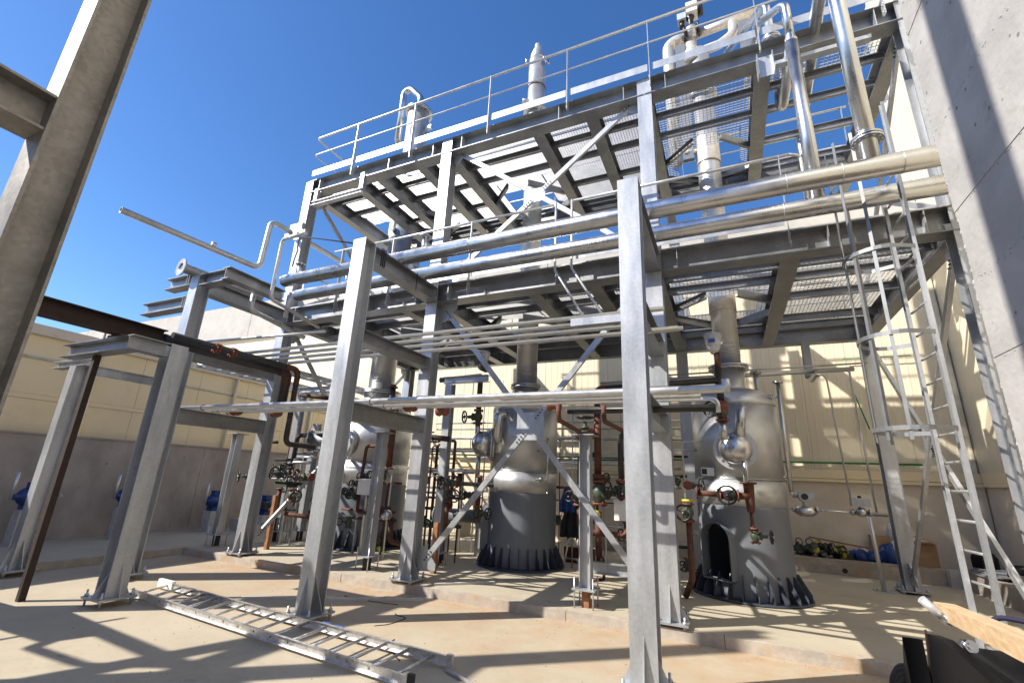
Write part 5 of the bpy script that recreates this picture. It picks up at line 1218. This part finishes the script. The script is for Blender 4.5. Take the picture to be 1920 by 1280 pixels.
solo("steel_rod", MB().tube([(-2.55, 4.30, .02), (.2, 3.2, .02)], .017, n=8), GALV2, "thin steel tube on the ground beyond the ladder's right end", "tube")
solo("timber_strip", MB().bar((-6.3, 4.95, .015), (-4.2, 6.30, .015), .05, .03), GROUT, "long pale batten lying on the ground behind the ladder", "batten")
solo("timber_strip", MB().bar((-4.3, 6.7, S + .015), (-3.6, 7.4, S + .015), .05, .03), GROUT, "short pale batten lying on the slab beside the middle pedestal", "batten")
# dark cracks of spilled sealant
random.seed(11)
for i, (x, y, n_) in enumerate(((-4.35, 5.9, 24), (-4.0, 5.0, 18), (-3.5, 4.75, 16))):
    pts = []; a = random.uniform(0, 6.28)
    for k in range(n_):
        pts.append((x, y, .003)); a += random.uniform(-.6, .6); x += math.cos(a) * .045; y += math.sin(a) * .045
    solo("cord_scrap", MB().tube(pts, .006, n=5), DRUST, ["thin dark string lying by the kerb near the middle rack column", "curled dark string on the stained ground by the ladder", "loose dark loop of string near the ladder's right half"][i], "string")

# ------------------------------------------------------------------ foreground: dark machine and timber at the lower right corner
mc = thing("black_machine", "black painted site machine with bolts at the bottom right corner", "machine", (.95, 1.7, 0))
b = MB(); b.prism([(.0, 0), (.62, 0), (.62, 1.22), (.10, 1.29), (.0, 1.16)], (.66, 2.26, 0), (.66, 1.0, 0), up=(0, 0, 1))
bod = MB()
prof = [(.60, .18), (1.30, .18), (1.30, 1.27), (.66, 1.275), (.60, 1.19)]
bod.add([(x, 2.24, z) for x, z in prof] + [(x, 1.0, z) for x, z in prof], [tuple(range(5)), tuple(range(9, 4, -1))] + [(i, i + 5, (i + 1) % 5 + 5, (i + 1) % 5) for i in range(5)], False)
ob("body", bod, RUBBER, mc)
sp_ = MB(); pr = [(2.05, 1.325), (2.17, 1.31), (2.27, 1.12), (2.32, .75), (2.30, .30), (2.0, .3), (1.6, .9), (1.7, 1.3)]
sp_.add([(.560, y, z) for y, z in pr] + [(.590, y, z) for y, z in pr], [tuple(range(8)), tuple(range(15, 7, -1))] + [(i, i + 8, (i + 1) % 8 + 8, (i + 1) % 8) for i in range(8)], False)
ob("side_plate", sp_, RUBBER, mc)
sp_ = MB(); pr = [(2.22, 1.28), (2.32, 1.05), (2.36, .70), (2.30, .45), (2.18, .6), (2.20, 1.0)]
sp_.add([(.50, y, z) for y, z in pr] + [(.556, y, z) for y, z in pr], [tuple(range(6)), tuple(range(11, 5, -1))] + [(i, i + 6, (i + 1) % 6 + 6, (i + 1) % 6) for i in range(6)], False)
ob("outer_plate", sp_, RUBBER, mc)
ob("handle_tube", MB().tube([(.553, 2.14, 1.418), (.620, 2.15, 1.352)], .014, n=10), GALV2, mc)
for q in ((.613, 2.13, 1.366), (.662, 2.19, 1.285)):
    ob("bolt", MB().cyl(V(q) + V((-.004, .004, 0)), V(q) + V((.004, -.026, .006)), .019, n=16).cyl(q, V(q) + V((.003, -.032, .007)), .010, n=6), INOX, mc)
ob("hose", MB().tube([(.54, 2.28, 1.02), (.57, 2.3, 1.12), (.60, 2.25, 1.16), (.63, 2.26, 1.04)], .014, n=8, bend=.04), SOCKET, mc)
for k, z in enumerate((1.16, 1.02, .88)):
    ob("rib", MB().bar((.594, 2.225, z), (.594, 1.1, z), .012, .03), RUBBER, mc)
for k in range(3):
    ob("hydraulic_hose", MB().tube([(.49, 2.30 - .05 * k, .95), (.47, 2.34, 1.04 + .03 * k), (.50, 2.31, 1.13 + .02 * k), (.56, 2.24, 1.17), (.60, 2.22, 1.05)], .012, n=8, bend=.05), SOCKET, mc)
ob("worn_edge", MB().bar((.557, 2.17, 1.315), (.575, 2.31, 1.00), .006, .022), DRUST, mc)
for q in ((.592, 2.10, 1.12), (.592, 1.95, 1.12), (.592, 2.10, .95)):
    ob("bolt", MB().cyl(q, (q[0] - .012, q[1], q[2]), .014, n=8), INOX, mc)
ob("yellow_tag", MB().box((.640, 2.245, 1.13), (.655, 2.25, 1.18)), YELL, mc)
for y in (1.25, 1.95):
    for x in (.60, 1.34): ob("wheel", MB().cyl((x - .05, y, .19), (x + .05, y, .19), .19, n=22), RUBBER, mc)
tb = MB().bar((0.649, 2.276, 1.371), (0.517, 1.14, 1.474), .058, .045)
solo("timber", tb, WOOD, "sawn pine timber lying on top of the black machine", "timber")
t = thing("tool_bag", "blue and red strap bundle on the black machine behind the timber", "bag", (.86, 2.2, 1.30))
ob("pouch", MB().ball((.86, 2.15, 1.335), .055, n=12, m=8, sq=(1, 1.3, .6)), PRIMER, t)
ob("pouch", MB().ball((.80, 2.2, 1.33), .03, n=10, m=6, sq=(1.4, 1, .8)), BLUE, t)
ob("strap", MB().tube([(.735, 2.28, 1.30), (.77, 2.25, 1.375), (.86, 2.2, 1.375), (.93, 2.1, 1.35)], .008, n=8, bend=.05), CORD, t)

# navy cord tied between rail and rack
t = thing("tie_cord", "navy cord tied round the middle frame's top beam and the left pipe", "cord", (-4.8, 5.1, 5.0))
for y in (4.98, 5.02, 5.06): 
    ob("wrap", MB().tube([(-4.66, y, 4.84), (-4.66, y, 5.13), (-4.90, y, 5.13), (-4.90, y, 4.84), (-4.66, y, 4.84)], .011, n=6), CORD, t)
ob("line", MB().tube([(-4.9, 4.75, 5.13), (-6.2, 5.0, 5.62), (-7.1, 5.3, 5.99)], .012, n=6), CORD, t)
ob("tail", MB().tube([(-7.05, 5.3, 6.02), (-7.06, 5.3, 5.75), (-7.03, 5.3, 5.70), (-7.08, 5.3, 5.5), (-7.09, 5.3, 5.36)], .012, n=6), CORD, t)
ob("wrap", MB().tube([(-4.66, 5.9, 4.80), (-4.66, 5.9, 5.14)], .007, n=5), CORD, t)

# ------------------------------------------------------------------ instrument racks between the vessels
def pipe_rack(label, cx, cy, w, h, n, seed, parts=3):
    random.seed(seed)
    t = thing("pipe_manifold", label, "pipework", (cx, cy, S), "pipe manifolds between the vessels")
    for k in range(n):
        x = cx - w / 2 + w * k / max(1, n - 1) + random.uniform(-.04, .04); y = cy + random.uniform(-.25, .25)
        r = random.choice([.012, .016, .022, .036]); z1 = h * random.uniform(.6, 1.0); m = random.choice([GALV2, INOXD, RUST, BLACKP, GALV2])
        pts = [(x, y, S), (x, y, z1), (x + random.choice([-1, 1]) * random.uniform(.2, .5), y + .05, z1)]
        ob("pipe", MB().tube(pts, r, n=10, bend=.06), m, t)
    for k in range(parts):
        z = random.uniform(.7, h * .9)
        ob("cross_pipe", MB().tube([(cx - w * .55, cy + .05 * k, z), (cx + w * .55, cy + .05 * k, z + .02)], random.choice([.016, .025, .035]), n=10), random.choice([RUST, GALV2, INOXD, BLACKP]), t)
    for k in range(parts + 2):
        q = V((cx + random.uniform(-.5, .5) * w, cy - .2 + random.uniform(-.15, .15), random.uniform(.7, 1.9)))
        b = ob("valve_body", MB().lathe([(.05, -.11), (.085, -.11), (.085, -.09), (.05, -.085), (.075, 0), (.05, .085), (.085, .09), (.085, .11), (.05, .11)], q, random.choice([(0, 0, 1), (1, 0, 0)]), n=14), random.choice([GREEN, GREEN, RUST]), t)
        ob("handwheel", MB().torus(q + V((random.uniform(-.1, .1), -.2, .02)), (random.uniform(-.8, .8), -1, random.uniform(-.3, .3)), random.uniform(.06, .11), .012, n=20, m=6).cyl(q, q + V((0, -.2, .02)), .014, n=8), WHEEL, b)
    return t
pipe_rack("tangle of thin pipes and black handwheels behind the left platform column", -9.5, 9.3, 1.5, 2.7, 6, 4)
pipe_rack("tangle of pipes and valves between the left and middle vessels", -5.95, 9.7, 1.6, 2.9, 7, 8)
pipe_rack("tangle of pipes and valves between the middle and right vessels", -1.9, 9.6, 1.7, 3.1, 8, 12)
pipe_rack("small tangle of pipes in the gap left of the right vessel", -.95, 8.9, .5, 2.6, 3, 21, 2)
pipe_rack("dense stack of pipes and small valves in front of the left vessel", -7.0, 8.05, 1.3, 2.3, 5, 31, 3)
pipe_rack("dark pipes and wheels standing just right of the middle platform column", -5.45, 8.6, .8, 2.6, 5, 44, 3)
pipe_rack("row of thin pipes and wheels left of the left vessel", -9.55, 8.0, .9, 2.5, 5, 52, 3)
pipe_rack("far pipes with wheels against the wall behind the middle vessel", -3.0, 11.6, 2.4, 3.0, 8, 63, 4)
pipe_rack("far pipes with wheels against the wall behind the left columns", -8.6, 11.9, 2.4, 3.2, 8, 71, 4)
# grit and crumbs on the floor
random.seed(99)
gr = MB()
for k in range(420):
    x = random.uniform(-9.5, 2.0); y = random.uniform(2.6, 6.45) if random.random() < .6 else 6.46 - abs(random.gauss(0, .12)); r = random.uniform(.002, .008)
    gr.ball((x, y, r * .4), r, n=5, m=3, sq=(1.3, 1, .7))
g_ = ob("floor_grit", gr, KERB); g_["kind"] = "stuff"; g_["label"] = "scattered grit and crumbs of mortar on the floor"; g_["category"] = "grit"
